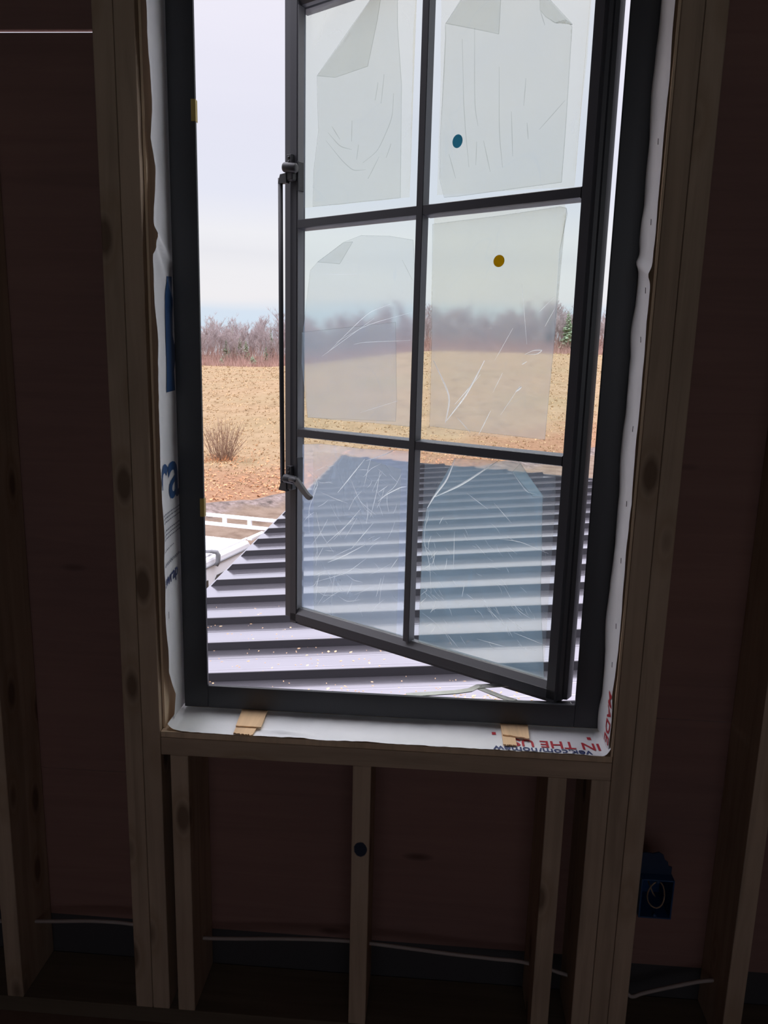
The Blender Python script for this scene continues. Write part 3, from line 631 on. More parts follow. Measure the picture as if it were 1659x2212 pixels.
# ------------------------------------------------------------------ lock gear on the free edge
def cyl(m, a, c, rad, seg=20, cap_round=0.0):
    a, c = Vector(a), Vector(c)
    if cap_round:
        d = (c - a).normalized(); m.tube([a - d * 0, a + d * cap_round * .3, a + d * cap_round, c - d * cap_round, c - d * cap_round * .3, c], [rad * .55, rad * .86, rad, rad, rad * .86, rad * .55], seg)
    else: m.tube([a, c], rad, seg)
def lockset(zc, handle):
    e0, e1 = (-.013, .052) if handle else (-.0515, .0145)
    m = MB(); m.box((-.3665, -.0020, zc + e0), (-.3622, .0195, zc + e1), bev=.0014); m.build('escutcheon', HARD, sash)
    # horizontal barrel standing off the stile
    m = MB(); cyl(m, (-.356, -.012, zc - .005), (-.391, -.022, zc + .000), .0112, 22, .004)
    m.box((-.392, -.0105, zc + .006), (-.376, -.0005, zc + .030), bev=.001)
    m.box((-.3905, -.018, zc - .030), (-.366, -.0005, zc - .002), bev=.003)
    for dz in (.013, .023): cyl(m, (-.384, -.0125, zc + dz), (-.384, -.0095, zc + dz), .0030, 12)
    hb = m.build('lock_barrel', HARD, sash)
    m = MB(); m.prism([(-.411, zc - .034), (-.404, zc - .014), (-.385, zc - .013), (-.384, zc - .035)], 1, -.020, -.008); m.build('rod_bracket', HARD, sash)
    if handle:
        a, c = Vector((-.337, -.0300, zc - .002)), Vector((-.280, -.048, zc - .033))
        m = MB(); d = (c - a); q = Vector((.42, 0, .90)).normalized() * .0086; n_ = Vector((0, -.0045, 0)); pts = []
        m.tube([(-.370, -.017, zc - .003), (-.360, -.026, zc + .001), (-.347, -.029, zc + .001), (-.338, -.030, zc - .002)], [.0085, .0075, .0070, .006], 12)
        sec = [(-.08, .8, 0), (0, 1.0, 0), (.4, .95, 0), (.8, .84, .000), (.96, .80, .001), (1.06, .76, .0035), (1.12, .60, .0055), (1.15, .3, .0065)]
        vs = []
        for t, k, up in sec:
            p = a + d * t + Vector((up * .6, 0, up * .55))
            vs += [p + q * k + n_, p + q * k - n_, p - q * k - n_, p - q * k + n_]
        fs = [[0, 1, 2, 3]]
        for i in range(len(sec) - 1):
            for k in range(4): fs.append([i * 4 + k, i * 4 + (k + 1) % 4, i * 4 + 4 + (k + 1) % 4, i * 4 + 4 + k])
        fs.append([len(vs) - 4 + k for k in (3, 2, 1, 0)])
        m.add(vs, fs); lv = m.build('handle_lever', HARD, hb)
        bv = lv.modifiers.new('b', 'BEVEL'); bv.width = .0012; bv.segments = 2
lockset(.1265, False); lockset(-.615, True)
m = MB(); m.tube([(-.4085, -.014, .105), (-.4075, -.013, -.26), (-.4045, -.012, -.640)], .0060, 12); tag(m.build('lock_rod', HARD, sash), 'long thin locking rod')
# ------------------------------------------------------------------ friction stay at the sill
mw = Matrix.Translation(sash.location) @ Matrix.Rotation(-TH, 4, 'Z'); inv = mw.inverted()
def bar(m, pts, wd, z0, z1):
    n = len(pts); vs = []
    for i, p in enumerate(pts):
        p = Vector((p[0], p[1], 0)); d = (Vector((*pts[min(i + 1, n - 1)], 0)) - Vector((*pts[max(i - 1, 0)], 0))).normalized(); q = Vector((-d.y, d.x, 0)) * wd
        for s_, z in ((1, z0[i]), (-1, z0[i]), (-1, z0[i] + z1), (1, z0[i] + z1)): vs.append(inv @ (p + q * s_ + Vector((0, 0, z))))
    fs = [[0, 1, 2, 3], [4 * n - 1, 4 * n - 2, 4 * n - 3, 4 * n - 4]]
    for i in range(n - 1):
        for k in range(4): fs.append([4 * i + k, 4 * i + (k + 1) % 4, 4 * i + 4 + (k + 1) % 4, 4 * i + 4 + k])
    m.add(vs, fs)
m = MB(); bar(m, [(.495, .134), (.60, .160), (.632, .172), (.650, .187), (.725, .205)], .0085, [.0452, .0462, .0475, .0505, .0508], .002); st1 = m.build('stay_arm', STEEL, sash)
m = MB(); bar(m, [(.648, .188), (.700, .146), (.728, .133)], .0075, [.0482, .0468, .0458], .002); m.build('stay_arm', STEEL, sash)
m = MB(); bar(m, [(.70, .130), (.745, .128), (.78, .130), (.845, .132)], .0090, [.0455, .0455, .0455, .0455], .0018); m.build('stay_track', STEEL, sash)
for x, y, z in ((.655, .188, .0525), (.727, .134, .0478), (.742, .128, .0475)):
    m = MB(); bm = bmesh.new(); bmesh.ops.create_cone(bm, cap_ends=True, segments=16, radius1=.0042, radius2=.0034, depth=.002); m.frombm(bm, 0, inv @ Matrix.Translation((x, y, z + .001)))
    m.build('rivet', STEEL, sash)
m = MB(); bm = bmesh.new(); bmesh.ops.create_cube(bm, size=1)
m.frombm(bm, 0, inv @ Matrix.Translation((.826, .118, .050)) @ Matrix.Diagonal((.030, .018, .010, 1))); m.build('pivot_hinge', HARD, sash)

# ------------------------------------------------------------------ cable and electrical box
def cable(pts, label):
    fine = []
    P = [Vector(p) for p in pts]
    for i in range(len(P) - 1):
        p0, p1, p2, p3 = P[max(i - 1, 0)], P[i], P[i + 1], P[min(i + 2, len(P) - 1)]
        for k in range(8):
            t = k / 8; fine.append(0.5 * ((2 * p1) + (p2 - p0) * t + (2 * p0 - 5 * p1 + 4 * p2 - p3) * t * t + (3 * p1 - p0 - 3 * p2 + p3) * t ** 3))
    fine.append(P[-1]); m = MB(); m.tube(fine, .0042, 8); return tag(m.build('electrical_cable', CABLE), label, 'cable')
cable([(-.60, .07, -.545), (-.319, .07, -.524), (-.2, .068, -.512), (-.108, .07, -.514), (-.03, .072, -.53), (.047, .07, -.536), (.12, .069, -.532), (.226, .07, -.524), (.32, .071, -.519), (.383, .07, -.517), (.429, .07, -.518), (.52, .069, -.523), (.609, .07, -.530), (.70, .072, -.536), (.782, .07, -.539), (.90, .07, -.57), (.985, .068, -.585), (1.01, .066, -.600), (1.036, .07, -.593), (1.094, .068, -.570), (1.17, .07, -.549), (1.25, .072, -.545)],
      'pale electrical cable sagging through the studs near the floor')
bx = empty('electrical_box', (1.016, .0, -.345)); tag(bx, 'blue plastic electrical box nailed to the stud right of the window', 'electrical box')
m = MB()
for a, c in (((-.0325, -.008, 0), (-.0295, .072, .088)), ((.0295, -.008, 0), (.0325, .072, .088)), ((-.0294, -.008, 0), (.0294, .072, .003)), ((-.0294, -.008, .085), (.0294, .072, .088)), ((-.0294, .069, .003), (.0294, .072, .085))): m.box(a, c, bev=.0008)
m.build('box_shell', BLUEBOX, bx)
for dz in (.0055, .0825):
    m = MB(); cyl(m, (0, -.008, dz), (0, -.002, dz), .004, 10); m.build('screw_boss', BLUEBOX, bx)
m = MB(); m.tube([(.01 * math.cos(t) * 1.7 + .002, .004 + .003 * math.sin(t * 2), .046 + .030 * math.sin(t)) for t in [k * .33 for k in range(20)]], .0016, 6); m.tube([(-.006, .05, .06), (-.010, .02, .062), (-.004, .006, .048), (.006, .02, .03)], .0016, 6)
m.build('wire_loop', COPPER, bx)
m = MB(); m.prism([(-.0325, .0885), (.030, .0885), (.030, .106), (.023, .108), (.021, .117), (.014, .122), (.011, .132), (.002, .138), (-.010, .134), (-.022, .136), (-.0325, .134)], 1, .010, .013)
tag(m.build('mounting_flap', BLUEDK, bx), 'dark jagged flap above the box')

# ------------------------------------------------------------------ outdoors: terrain
def sst(a, c, x):
    t = max(0, min(1, (x - a) / (c - a))); return t * t * (3 - 2 * t)
def gz(x, y):
    far = -1.4 + 4.1 * sst(-34, 2, x) if y > 0 else 0
    t = max(0.0, (y - 34) / 116.0)
    z = -3.6 + (far + 3.6) * min(t, 1.35) ** 1.1 if t > 0 else -3.6
    d = (y - 19.3 - 1.23 * (x + 5.8)) / 1.585      # distance to the driveway edge
    z += 0.28 * math.exp(-((d + .15) / 0.55) ** 2) * (0.7 + 0.5 * noise.noise(Vector((x * .9, y * .9, 0))))
    z += 0.05 * noise.noise(Vector((x * .35, y * .35, 2.0))) * min(1, max(0, (y - 14) / 10)) + .02 * noise.noise(Vector((x * 1.9, y * 1.9, 5.0)))
    return z
def groundmat():
    m, nt, b = newmat('field_ground')
    tcn = nt.nodes.new('ShaderNodeTexCoord'); sp = nt.nodes.new('ShaderNodeSeparateXYZ'); nt.links.new(tcn.outputs['Object'], sp.inputs[0])
    v = coords(nt); vs = coords(nt, scale=(1, 0.45, 1))
    # signed distance from the driveway edge, roughened
    d = math_(nt, 'MULTIPLY', math_(nt, 'SUBTRACT', sp.outputs[1], math_(nt, 'ADD', 19.3 + 1.23 * 5.8, math_(nt, 'MULTIPLY', sp.outputs[0], 1.23))), 1 / 1.585)
    d = math_(nt, 'ADD', d, math_(nt, 'MULTIPLY', math_(nt, 'SUBTRACT', noise_(nt, v, 0.8, 5), 0.5), 1.6))
    g1 = noise_(nt, vs, 0.9, 8, 0.68); g2 = noise_(nt, v, 5.0, 6, 0.7); g3 = noise_(nt, v, 0.09, 3)
    grass = ramp(nt, g1, [(0.28, (0.34, 0.22, 0.105, 1)), (0.45, (0.52, 0.345, 0.17, 1)), (0.62, (0.60, 0.41, 0.215, 1)), (0.8, (0.68, 0.48, 0.27, 1))])
    grass = mixc(nt, math_(nt, 'MULTIPLY', ramp(nt, g3, [(0.42, 0.0), (0.66, 1.0)]), 0.35), grass, (0.45, 0.36, 0.17, 1))
    leaf = ramp(nt, g2, [(0.30, (0.28, 0.14, 0.07, 1)), (0.5, (0.52, 0.27, 0.135, 1)), (0.68, (0.64, 0.38, 0.20, 1)), (0.8, (0.48, 0.36, 0.15, 1))])
    lm = math_(nt, 'ADD', d, math_(nt, 'MULTIPLY', math_(nt, 'SUBTRACT', noise_(nt, v, 0.5, 4), 0.5), 8.0))
    grass = mixc(nt, ramp(nt, math_(nt, 'MULTIPLY', lm, 0.1), [(0.35, 0.9), (0.85, 0.0)]), grass, leaf)
    dirt = ramp(nt, noise_(nt, coords(nt, scale=(1, 1, 1), rot=(0, 0, R(39))), 1.6, 7, 0.65), [(0.3, (0.25, 0.165, 0.105, 1)), (0.5, (0.38, 0.27, 0.175, 1)), (0.7, (0.46, 0.335, 0.225, 1))])
    mud = ramp(nt, noise_(nt, v, 3.0, 7, 0.7), [(0.35, (0.14, 0.11, 0.085, 1)), (0.55, (0.42, 0.32, 0.25, 1)), (0.7, (0.62, 0.50, 0.42, 1))])
    base = mixc(nt, ramp(nt, math_(nt, 'ADD', math_(nt, 'MULTIPLY', d, 0.5), 0.5), [(0.45, 0.0), (0.6, 1.0)]), dirt, grass)
    mk = ramp(nt, math_(nt, 'ABSOLUTE', math_(nt, 'ADD', d, 0.2)), [(0.35, 0.95), (0.75, 0.0)])
    col = mixc(nt, mk, base, mud)
    col = mixc(nt, 1.0, col, (0.53, 0.55, 0.63, 1), 'MULTIPLY')
    nt.links.new(col, b.inputs['Base Color']); b.inputs['Roughness'].default_value = 0.95; b.inputs['Specular IOR Level'].default_value = 0.1
    bn = nt.nodes.new('ShaderNodeBump'); bn.inputs['Strength'].default_value = 0.8; bn.inputs['Distance'].default_value = 0.15
    nt.links.new(math_(nt, 'ADD', g1, math_(nt, 'MULTIPLY', g2, 0.5)), bn.inputs['Height']); nt.links.new(bn.outputs[0], b.inputs['Normal'])
    return m
GROUND = groundmat()
m = MB()
def axis(vals):
    out = []
    for a, c, n in vals: out += [a + (c - a) * i / n for i in range(n)]
    return out + [vals[-1][1]]
gx = axis([(-260, -60, 12), (-60, -14, 46), (-14, 14, 93), (14, 50, 30), (50, 260, 12)]); gy = axis([(-12, 12, 10), (12, 40, 93), (40, 160, 80), (160, 420, 13)])
m.add([(x, y, gz(x, y)) for y in gy for x in gx], [[j * len(gx) + i, j * len(gx) + i + 1, (j + 1) * len(gx) + i + 1, (j + 1) * len(gx) + i] for j in range(len(gy) - 1) for i in range(len(gx) - 1)], 0, True)
struct(m.build('ground', GROUND), 'tan dry field with dirt driveway outside the window', 'ground')
# dry grass tussocks and leaf litter
rnd = random.Random(3)
def wedge(ymin, ymax):
    y = math.exp(rnd.uniform(math.log(ymin), math.log(ymax))); k = (y + 1.41); return 0.536 + k * rnd.uniform(-.33, .27), y
m = MB()
for _ in range(9000):
    x, y = wedge(23, 145)
    if y < 19.3 + 1.23 * (x + 5.8) + 1.5: continue
    z = gz(x, y); s_ = (0.045 + 0.0012 * y) * rnd.uniform(.5, 1.3)
    for k in range(4):
        a = rnd.uniform(0, 2 * PI); bx_, by_ = math.cos(a), math.sin(a); wq = s_ * .35
        tip = (x + bx_ * s_ * 1.2 + rnd.uniform(0, .5) * s_, y + by_ * s_ * .8, z + s_ * rnd.uniform(.5, 1.0))
        m.add([(x - by_ * wq, y + bx_ * wq, z - .02), (x + by_ * wq, y - bx_ * wq, z - .02), (x + bx_ * wq * .8, y + by_ * wq * .8, z - .02), tip], [(0, 1, 3), (1, 2, 3), (2, 0, 3)])
tag(m.build('dry_grass', GRASS), 'tan dry grass tussocks all over the field', 'grass', kind='stuff')
m = MB()
for _ in range(4200):
    x, y = wedge(18.5, 36)
    d = (y - 19.3 - 1.23 * (x + 5.8)) / 1.585
    if d < .8 or d > 11 * rnd.random() + 1.5: continue
    z = gz(x, y) + .03; s_ = rnd.uniform(.03, .085); a = rnd.uniform(0, PI); c_, n_ = math.cos(a) * s_, math.sin(a) * s_
    t1, t2 = rnd.uniform(-.05, .06), rnd.uniform(-.05, .06)
    m.add([(x - c_, y - n_, z + t1), (x + n_ * .6, y - c_ * .6, z), (x + c_, y + n_, z + t2), (x - n_ * .6, y + c_ * .6, z + .02)], [(0, 1, 2, 3)])
tag(m.build('leaf_litter', LEAF), 'orange dead leaves scattered beside the driveway', 'leaves', kind='stuff')
# ------------------------------------------------------------------ lower standing seam roof
Z0, SL = -0.7181, 0.0895; EX = -0.960; SY = 1.9234; PIT_ = 0.4064; RW = 0.165
hip = lambda x: 9.58 - 1.075 * x
rz = lambda x: Z0 + SL * x
rf = empty('metal_roof', (EX, RW, rz(EX))); tag(rf, 'grey standing seam metal roof sloping down to the left below the window', 'roof')
RO = Vector(rf.location)
def rp(x, y, z): return (x - RO.x, y - RO.y, z - RO.z)
XEND = (9.58 - RW) / 1.075
m = MB()
n = 60; top = []
xs_ = [EX + (XEND - EX) * i / n for i in range(n + 1)]
vs = [rp(x, RW, rz(x)) for x in xs_] + [rp(x, max(hip(x), RW + .001), rz(x)) for x in xs_]
fs = [[i, i + 1, n + 2 + i, n + 1 + i] for i in range(n)]
m.add(vs, fs)
m.build('roof_panel', ROOF, rf)
# soffit / roof body below the panel
m = MB(); vs = [rp(EX + .01, RW, rz(EX) - .004), rp(XEND, RW, rz(XEND) - .004), rp(EX + .01, hip(EX) - .01, rz(EX) - .004), rp(EX + .01, RW, rz(EX) - .16), rp(XEND, RW, rz(EX) - .16), rp(EX + .01, hip(EX) - .01, rz(EX) - .16)]
m.add(vs, [(0, 1, 2), (3, 5, 4), (0, 2, 5, 3), (2, 1, 4, 5), (1, 0, 3, 4)]); m.build('roof_body', SEAM, rf)
m = MB(); m.prism([(-.012, -.004), (.03, -.0008), (.03, -.004), (-.004, -.012), (-.004, -.07), (-.012, -.07)], 1, 0, hip(EX) - RW); m.build('drip_edge', ROOF, rf)
# hip cap following the hip
m = MB(); pts = [(x, hip(x)) for x in xs_[:-1]]
m.tube([rp(x, y - .01, rz(x) + .002) for x, y in pts], .018, 6); m.build('hip_cap', SEAM, rf)
SH, SWD = 0.040, 0.0055
k = -4
while True:
    y = SY + PIT_ * k
    xe = (9.58 - y) / 1.075 - .01
    if xe < EX + .12 or k > 26: break
    if y > RW + .03:
        m = MB(); x0 = EX + .004
        # bent-down seam end at the eave, full height upslope
        pr = [(x0, 0), (x0 + .040, SH), (xe - .02, SH), (xe, 0)]
        vs = []
        for sy_ in (-SWD, SWD):
            for (x, h) in pr: vs.append(rp(x, y + sy_ * (1 if h == 0 else .8), rz(x) + h + .0004))
        m.add(vs, [(0, 1, 2, 3), (7, 6, 5, 4), (0, 4, 5, 1), (1, 5, 6, 2), (2, 6, 7, 3), (3, 7, 4, 0)])
        m.build('roof_seam', SEAM, rf)
        # two shallow stiffening ribs in the pan
    k += 1
m = MB()
for k in range(-4, 22):
    for fr in (.36, .66):
        y = SY + PIT_ * (k + fr); xe = (9.58 - y) / 1.075 - .12
        if y < RW + .05 or xe < EX + .2: continue
        m.add([rp(EX + .09, y - .012, rz(EX + .09) + .0003), rp(EX + .09, y + .012, rz(EX + .09) + .0003), rp(xe, y + .012, rz(xe) + .0003), rp(xe, y - .012, rz(xe) + .0003), rp(EX + .11, y, rz(EX + .11) + .0007), rp(xe, y, rz(xe) + .0007)],
              [(0, 4, 5, 3), (1, 2, 5, 4), (0, 1, 4), (2, 3, 5)])
m.build('pan_rib', ROOF, rf)
# wall carrying the low roof
m = MB(); m.box((-.55, .17, -3.6), (4.2, 4.6, -1.05)); struct(m.build('wall_below', SIDING_SHADE), 'wall of the lower storey under the metal roof', 'wall')
# wood shavings on the roof
m = MB(); rnd = random.Random(11)
cl_ = [(-.1, 1.0, .12, 90), (.15, .95, .10, 110), (.35, 1.1, .1, 80), (.7, 1.6, .10, 150), (.5, 1.0, .12, 70), (-.5, 1.5, .35, 60), (.3, 1.5, .5, 120), (.9, 1.2, .12, 80), (.6, 1.2, .4, 110), (-.3, 2.3, .35, 40), (.2, 2.0, .5, 70), (-.6, 2.75, .3, 25), (0, 1.2, .6, 130)]
for cx_, cy_, sd, n in cl_:
    for _ in range(int(n * 1.6)):
        x = rnd.gauss(cx_, sd); y = rnd.gauss(cy_, sd * .5)
        if x < EX + .1 or y < .25: continue
        l = rnd.uniform(.0025, .009) * (1.7 if rnd.random() < .12 else 1); a = rnd.uniform(0, PI); h = rnd.uniform(.001, .003); c_, s_ = math.cos(a) * l, math.sin(a) * l; z = rz(x) + .0008
        q = rnd.uniform(.3, .7)
        m.add([(x - c_, y - s_, z), (x + s_ * q, y - c_ * q, z), (x + c_, y + s_, z), (x - s_ * q, y + c_ * q, z), (x, y, z + h)], [(0, 1, 4), (1, 2, 4), (2, 3, 4), (3, 0, 4), (3, 2, 1, 0)])
tag(m.build('wood_shavings', CHIP), 'pale wood shavings scattered on the metal roof', 'shavings', kind='stuff')
# ------------------------------------------------------------------ white van on the driveway
VA = math.atan2(-.97, -.245)       # forward direction
vx = Vector((math.cos(VA), math.sin(VA), 0)); vy = Vector((-.97, .245, 0)).normalized()
van = bpy.data.objects.new('van', None); C.objects.link(van)
VO = Vector((-1.83, 8.42, -3.6)); van.matrix_world = Matrix(((vx.x, vy.x, 0, VO.x), (vx.y, vy.y, 0, VO.y), (0, 0, -1 if vx.cross(vy).z < 0 else 1, VO.z), (0, 0, 0, 1)))
SG = -1 if vx.cross(vy).z < 0 else 1
tag(van, 'white van with ladder rack parked below the roof edge', 'van')
def VP(u, w_, h): return (u, w_, h * SG)
def vbox(m, a, c, bev=.02):
    a = VP(*a); c = VP(*c); lo = [min(a[i], c[i]) for i in range(3)]; hi = [max(a[i], c[i]) for i in range(3)]; m.box(lo, hi, bev=bev)
m = MB()
sec = [(-.0, .42), (-.0, 1.86), (.10, 1.95), (2.55, 1.95), (2.75, 1.90), (3.45, 1.22), (4.35, 1.02), (4.55, .85), (4.6, .42)]
n = len(sec); W_ = 1.88
prof = [(0.0, 0.0), (.02, 1.0)]
vs = []
for w_, ins in ((0.02, .0), (W_ - .02, .0)):
    for u, h in sec: vs.append(VP(u, w_, h))
m.add(vs, [list(range(n)), list(range(n, 2 * n))[::-1]] + [[i, (i + 1) % n, n + (i + 1) % n, n + i] for i in range(n)])
body = m.build('van_body', VANW, van)
bv = body.modifiers.new('b', 'BEVEL'); bv.width = .05; bv.segments = 3; bv.limit_method = 'ANGLE'; bv.angle_limit = R(25)
m = MB()
for w_ in (.055, W_ - .085): vbox(m, (.06, w_, 1.945), (2.6, w_ + .03, 1.968), .006)
for k in range(6): vbox(m, (.15, .25 + .26 * k, 1.944), (2.5, .27 + .26 * k, 1.957), .004)
vbox(m, (-.36, .0, 1.925), (.05, .075, 1.966), .008)
m.build('roof_gutter', VANW, van)
m = MB(); vbox(m, (.0, -.004, 1.835), (2.7, .022, 1.850), .003); tag(m.build('side_moulding', VANG, van), 'grey line along the side')
m = MB(); m.prism([(.98, 1.30 * SG), (.985, 1.60 * SG), (.972, 1.655 * SG), (.93, 1.69 * SG), (.10, 1.69 * SG), (.06, 1.66 * SG), (.06, 1.30 * SG)], 1, .006, .03); m.build('side_window', VAND, van)
m = MB(); m.prism([(1.15, 1.22 * SG), (1.15, 1.68 * SG), (2.6, 1.66 * SG), (3.1, 1.22 * SG)], 1, .006, .03); m.build('side_window', VAND, van)
m = MB(); vs = [VP(2.80, .14, 1.865), VP(2.80, W_ - .14, 1.865), VP(3.42, W_ - .1, 1.262), VP(3.42, .1, 1.262)]; m.add([(x + .012, y, z + .012 * SG) for x, y, z in vs] + [(x, y, z - .01 * SG) for x, y, z in vs], [(0, 1, 2, 3), (7, 6, 5, 4), (0, 4, 5, 1), (1, 5, 6, 2), (2, 6, 7, 3), (3, 7, 4, 0)]); m.build('windshield', VAND, van)
for u in (.85, 3.65):
    for w_ in (.0, W_ - .22):
        m = MB(); m.tube([VP(u, w_, .36), VP(u, w_ + .22, .36)], .36, 24); m.build('wheel', VANT, van)
m = MB(); vbox(m, (1.0, .03, 1.985), (1.06, W_ - .03, 2.015), .008); vbox(m, (1.09, .03, 1.885), (1.12, W_ - .03, 1.905), .004); m.build('roof_crossbar', VANW, van)
m = MB(); m.tube([VP(1.06, .10, 2.005), VP(1.04, .02, 2.012), VP(1.01, -.03, 2.0), VP(1.0, -.045, 1.96), VP(1.01, -.045, 1.88), VP(1.03, -.03, 1.835)], [.018, .024, .028, .030, .030, .026], 10); tag(m.build('rack_foot', VANG, van), 'dark grey crossbar end foot')
m = MB()
RKH = [(2.065), (2.185)]
for h in RKH: vbox(m, (-.14, -.45, h - .022), (-.095, W_ + .1, h + .022), .006)
m.build('rack_rail', VANW, van)
for w_ in (.12, .50, .88, 1.26, 1.64):
    m = MB(); vbox(m, (-.135, w_ - .028, 2.065), (-.10, w_ + .028, 2.185), .004); m.build('rack_post', VANW, van)
m = MB()
for w_ in (1.45,): vbox(m, (-.13, w_, .9), (-.10, w_ + .04, 2.06), .004)
vbox(m, (-.13, 1.45, 1.7), (.03, 1.49, 1.74), .004); m.build('rack_leg', VANW, van)

# ------------------------------------------------------------------ shrub and trees
def tree_mesh(seed, h, pale=False, spread=.32, lv=3, seg=4, twigr=.02, bushy=1.0, r0_=.085):
    rnd = random.Random(seed); m = MB()
    def branch(p, d, l, r, level):
        n = 4 if level < 2 else 2; pts = [p]; q = p.copy(); dd = d.copy()
        for i in range(n):
            dd = (dd + Vector((rnd.gauss(0, .10), rnd.gauss(0, .10), rnd.gauss(.04, .06)))).normalized(); q = q + dd * l / n; pts.append(q.copy())
        m.tube(pts, [r * (1 - .75 * i / n) for i in range(n + 1)], seg if level == 0 else 3, 0 if level == 0 else 1, cap=False)
        if level >= lv: return
        k = int((9 if level == 0 else 4) * bushy)
        for i in range(k):
            t = rnd.uniform(.28 if level == 0 else .2, 1.0); ip = min(int(t * n), n - 1); pp = pts[ip].lerp(pts[ip + 1], t * n - ip)
            a = rnd.uniform(0, 2 * PI); up = rnd.uniform(.35, .95)
            nd = (Vector((math.cos(a), math.sin(a), 0)) * (1 - up * .55) + Vector((0, 0, up)) + dd * .3).normalized()
            branch(pp, nd, l * (.36 if level == 0 else .50) * rnd.uniform(.7, 1.25) * (1.15 - .5 * t if level == 0 else 1), max(r * .42 * (1 - .4 * t), twigr), level + 1)
    branch(Vector((0, 0, -.2)), Vector((rnd.gauss(0, .04), rnd.gauss(0, .04), 1)), h, r0_, 0)
    return m
bare = []
for sd in range(6):
    pale = sd in (2, 5)
    t = tree_mesh(20 + sd, [7.2, 8.6, 7.8, 6.2, 9.0, 6.8][sd], bushy=1.7, twigr=.026); o = t.build('bare_tree', [BARKP if pale else BARK, TWIG]); bare.append(o)
def conifer(seed, h, w_):
    rnd = random.Random(seed); m = MB(); m.tube([(0, 0, -.2), (0, 0, h * .5), (0, 0, h)], [.11, .07, .015], 5, 0)
    n = int(h * 26)
    for i in range(n):
        t = (i + rnd.random()) / n; z = h * (.12 + .87 * t); L_ = w_ * (1.02 - t) ** .8 * rnd.uniform(.55, 1.1); a = rnd.uniform(0, 2 * PI); d = Vector((math.cos(a), math.sin(a), rnd.uniform(-.25, .15)))
        q = Vector((-math.sin(a), math.cos(a), 0)); p = Vector((0, 0, z)); wd = L_ * .30
        vs = [p, p + d * L_ * .5 + q * wd, p + d * L_, p + d * L_ * .5 - q * wd, p + d * L_ * .5 + Vector((0, 0, .18 * L_)), p + d * L_ * .5 - Vector((0, 0, .22 * L_))]
        m.add(vs, [(0, 1, 4), (1, 2, 4), (2, 3, 4), (3, 0, 4), (1, 0, 5), (2, 1, 5), (3, 2, 5), (0, 3, 5)], 1)
    return m
con = [conifer(50 + k, h, w_).build('evergreen_tree', [BARK, NEEDLE]) for k, (h, w_) in enumerate(((6.2, 1.5), (2.4, 1.1), (7.5, 1.3)))]
used = set()
def place(src, x, y, s_, rz_, label, cat, grp):
    o = src if src.name not in used else src.copy()
    if src.name in used: C.objects.link(o)
    used.add(src.name)
    o.location = (x, y, gz(x, y)); o.scale = (s_, s_, s_); o.rotation_euler = (0, 0, rz_); return tag(o, label, cat, grp)
rnd = random.Random(5)
n_t = 0
for row, (yy, sp) in enumerate(((148, 1.35), (152, 1.3), (156, 1.3), (161, 1.35), (166, 1.5))):
    x = -50.0
    while x < 40:
        k = rnd.randrange(6)
        hs = .92 - .14 * sst(-28, -4, x) + .16 * sst(8, 26, x)
        place(bare[k], x + rnd.uniform(-.5, .5), yy + rnd.uniform(-2, 2), rnd.uniform(.72, 1.12) * hs * (.82 + .06 * row), rnd.uniform(0, 2 * PI), 'bare leafless tree in the woods across the field', 'tree', 'bare trees across the field')
        x += sp * rnd.uniform(.75, 1.4); n_t += 1
EV = [(-40.8, 149, 0, .82, 'evergreen tree with broad green crown amid bare trees, left of the sash'), (-38.6, 151, 0, .88, 'tallest evergreen crown amid bare trees, left of the sash'), (-36.9, 149, 0, .78, 'evergreen at the right side of the green clump, left of the sash'),
      (-32.6, 147.5, 0, .62, 'small evergreen beside the sash edge, in front of bare trees'), (-34.2, 143.5, 1, .95, 'low round evergreen bush in the brush, nearer the sash'), (-40.2, 143.5, 1, .72, 'faint low evergreen bush in the brush, left of the other'),
      (-33.8, 157, 2, 1.0, 'tall thin evergreen rising above the bare trees near the sash'), (-42.0, 158, 2, 1.02, 'dark pointed evergreen top above the bare trees, near the left jamb'),
      (24.2, 147, 0, 1.25, 'evergreen seen past the right edge of the film'), (28.5, 148, 2, 1.1, 'evergreen seen in the gap right of the sash'), (26.2, 150, 0, 1.3, 'dark evergreen behind the right stile'), (21.0, 150, 2, 1.15, 'tall evergreen seen dimly through the right middle pane')]
for x, y, k, s_, lb in EV: place(con[k], x, y, s_, rnd.uniform(0, 6), lb, 'tree', 'evergreens across the field')
m = MB(); rnd = random.Random(8)
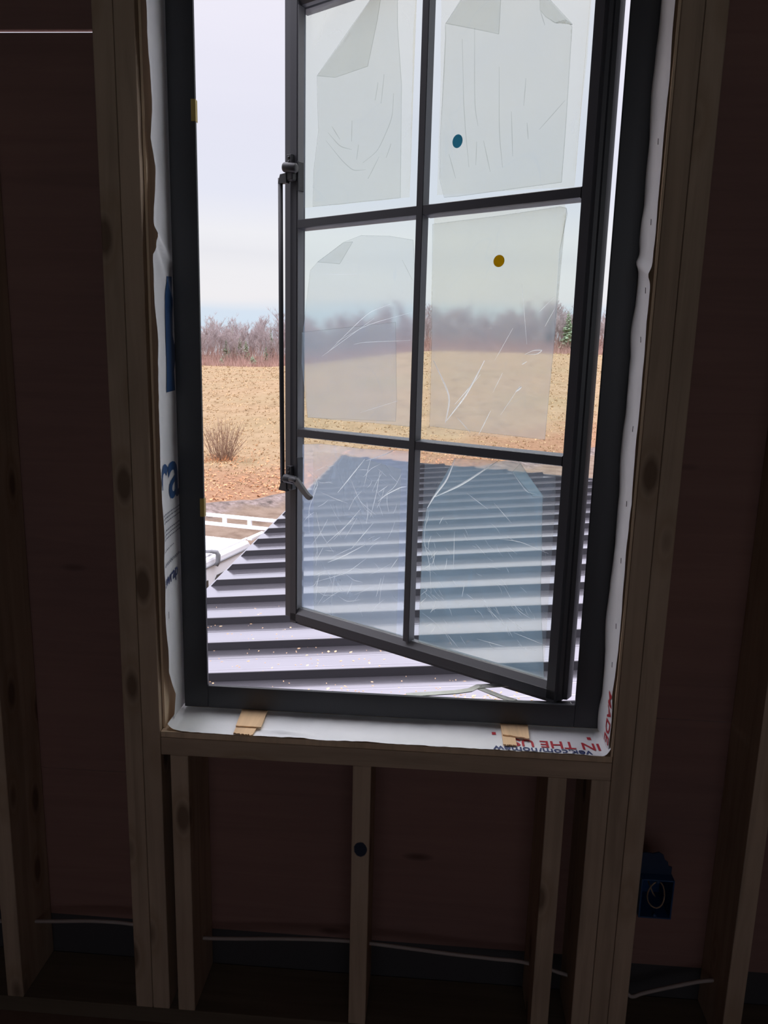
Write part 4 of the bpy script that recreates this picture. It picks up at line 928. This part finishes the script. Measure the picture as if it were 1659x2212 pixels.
for _ in range(14000):
    x = rnd.uniform(-52, 42); y = rnd.uniform(139, 152); h = rnd.uniform(.5, 1.5) * (1 + max(0, (y - 142)) * .34); z = gz(x, y) - .1
    lx, ly = rnd.gauss(0, .28) * h, rnd.gauss(0, .2) * h; wq = rnd.uniform(.025, .06)
    m.add([(x - wq, y, z), (x + wq, y, z), (x, y + wq, z), (x + lx, y + ly, z + h)], [(0, 1, 3), (1, 2, 3), (2, 0, 3)])
tag(m.build('brush', BRUSH), 'reddish brown brush along the far edge of the field', 'brush', kind='stuff')
# lone leafless shrub in the field
sx_, sy_ = -8.2, 29.6; shrub = empty('leafless_shrub', (sx_, sy_, gz(sx_, sy_))); tag(shrub, 'leafless many-stemmed shrub standing alone in the field', 'shrub')
m = MB(); rnd = random.Random(14)
for i in range(85):
    a = rnd.uniform(0, 2 * PI); r1 = rnd.uniform(.05, .42); out = rnd.uniform(.1, .85); h = rnd.uniform(.75, 1.8) * (1.08 - out * .25)
    p0 = Vector((math.cos(a) * r1, math.sin(a) * r1 * .7, -.1)); p3 = p0 + Vector((math.cos(a) * out, math.sin(a) * out * .7, h + .1)); pm = p0.lerp(p3, .5) + Vector((rnd.gauss(0, .05), rnd.gauss(0, .05), .08))
    m.tube([p0, pm, p3], [.012, .009, .004], 4, cap=False)
    for k in range(2):
        q = pm.lerp(p3, rnd.uniform(.0, .7)); e = q + Vector((rnd.gauss(0, .14), rnd.gauss(0, .14), rnd.uniform(.12, .4))); m.tube([q, e], [.006, .003], 3, cap=False)
m.build('stems', STEM, shrub)
m = MB()
for i in range(240):
    a = rnd.uniform(0, 2 * PI); r1 = abs(rnd.gauss(0, .55)); h = rnd.uniform(.05, .32); p0 = Vector((math.cos(a) * r1, math.sin(a) * r1, -.05)); m.tube([p0, p0 + Vector((rnd.gauss(0, .1), rnd.gauss(0, .1), h))], [.012, .003], 3, cap=False)
m.build('shrub_undergrowth', LEAF, shrub)
# taller bare tree glimpsed in the slot right of the sash
o = tree_mesh(77, 9.0, lv=3, r0_=.10, bushy=1.3).build('bare_tree', [BARK, TWIG]); o.location = (22.3, 70, gz(22.3, 70)); tag(o, 'nearer bare tree seen in the slot right of the sash', 'tree')
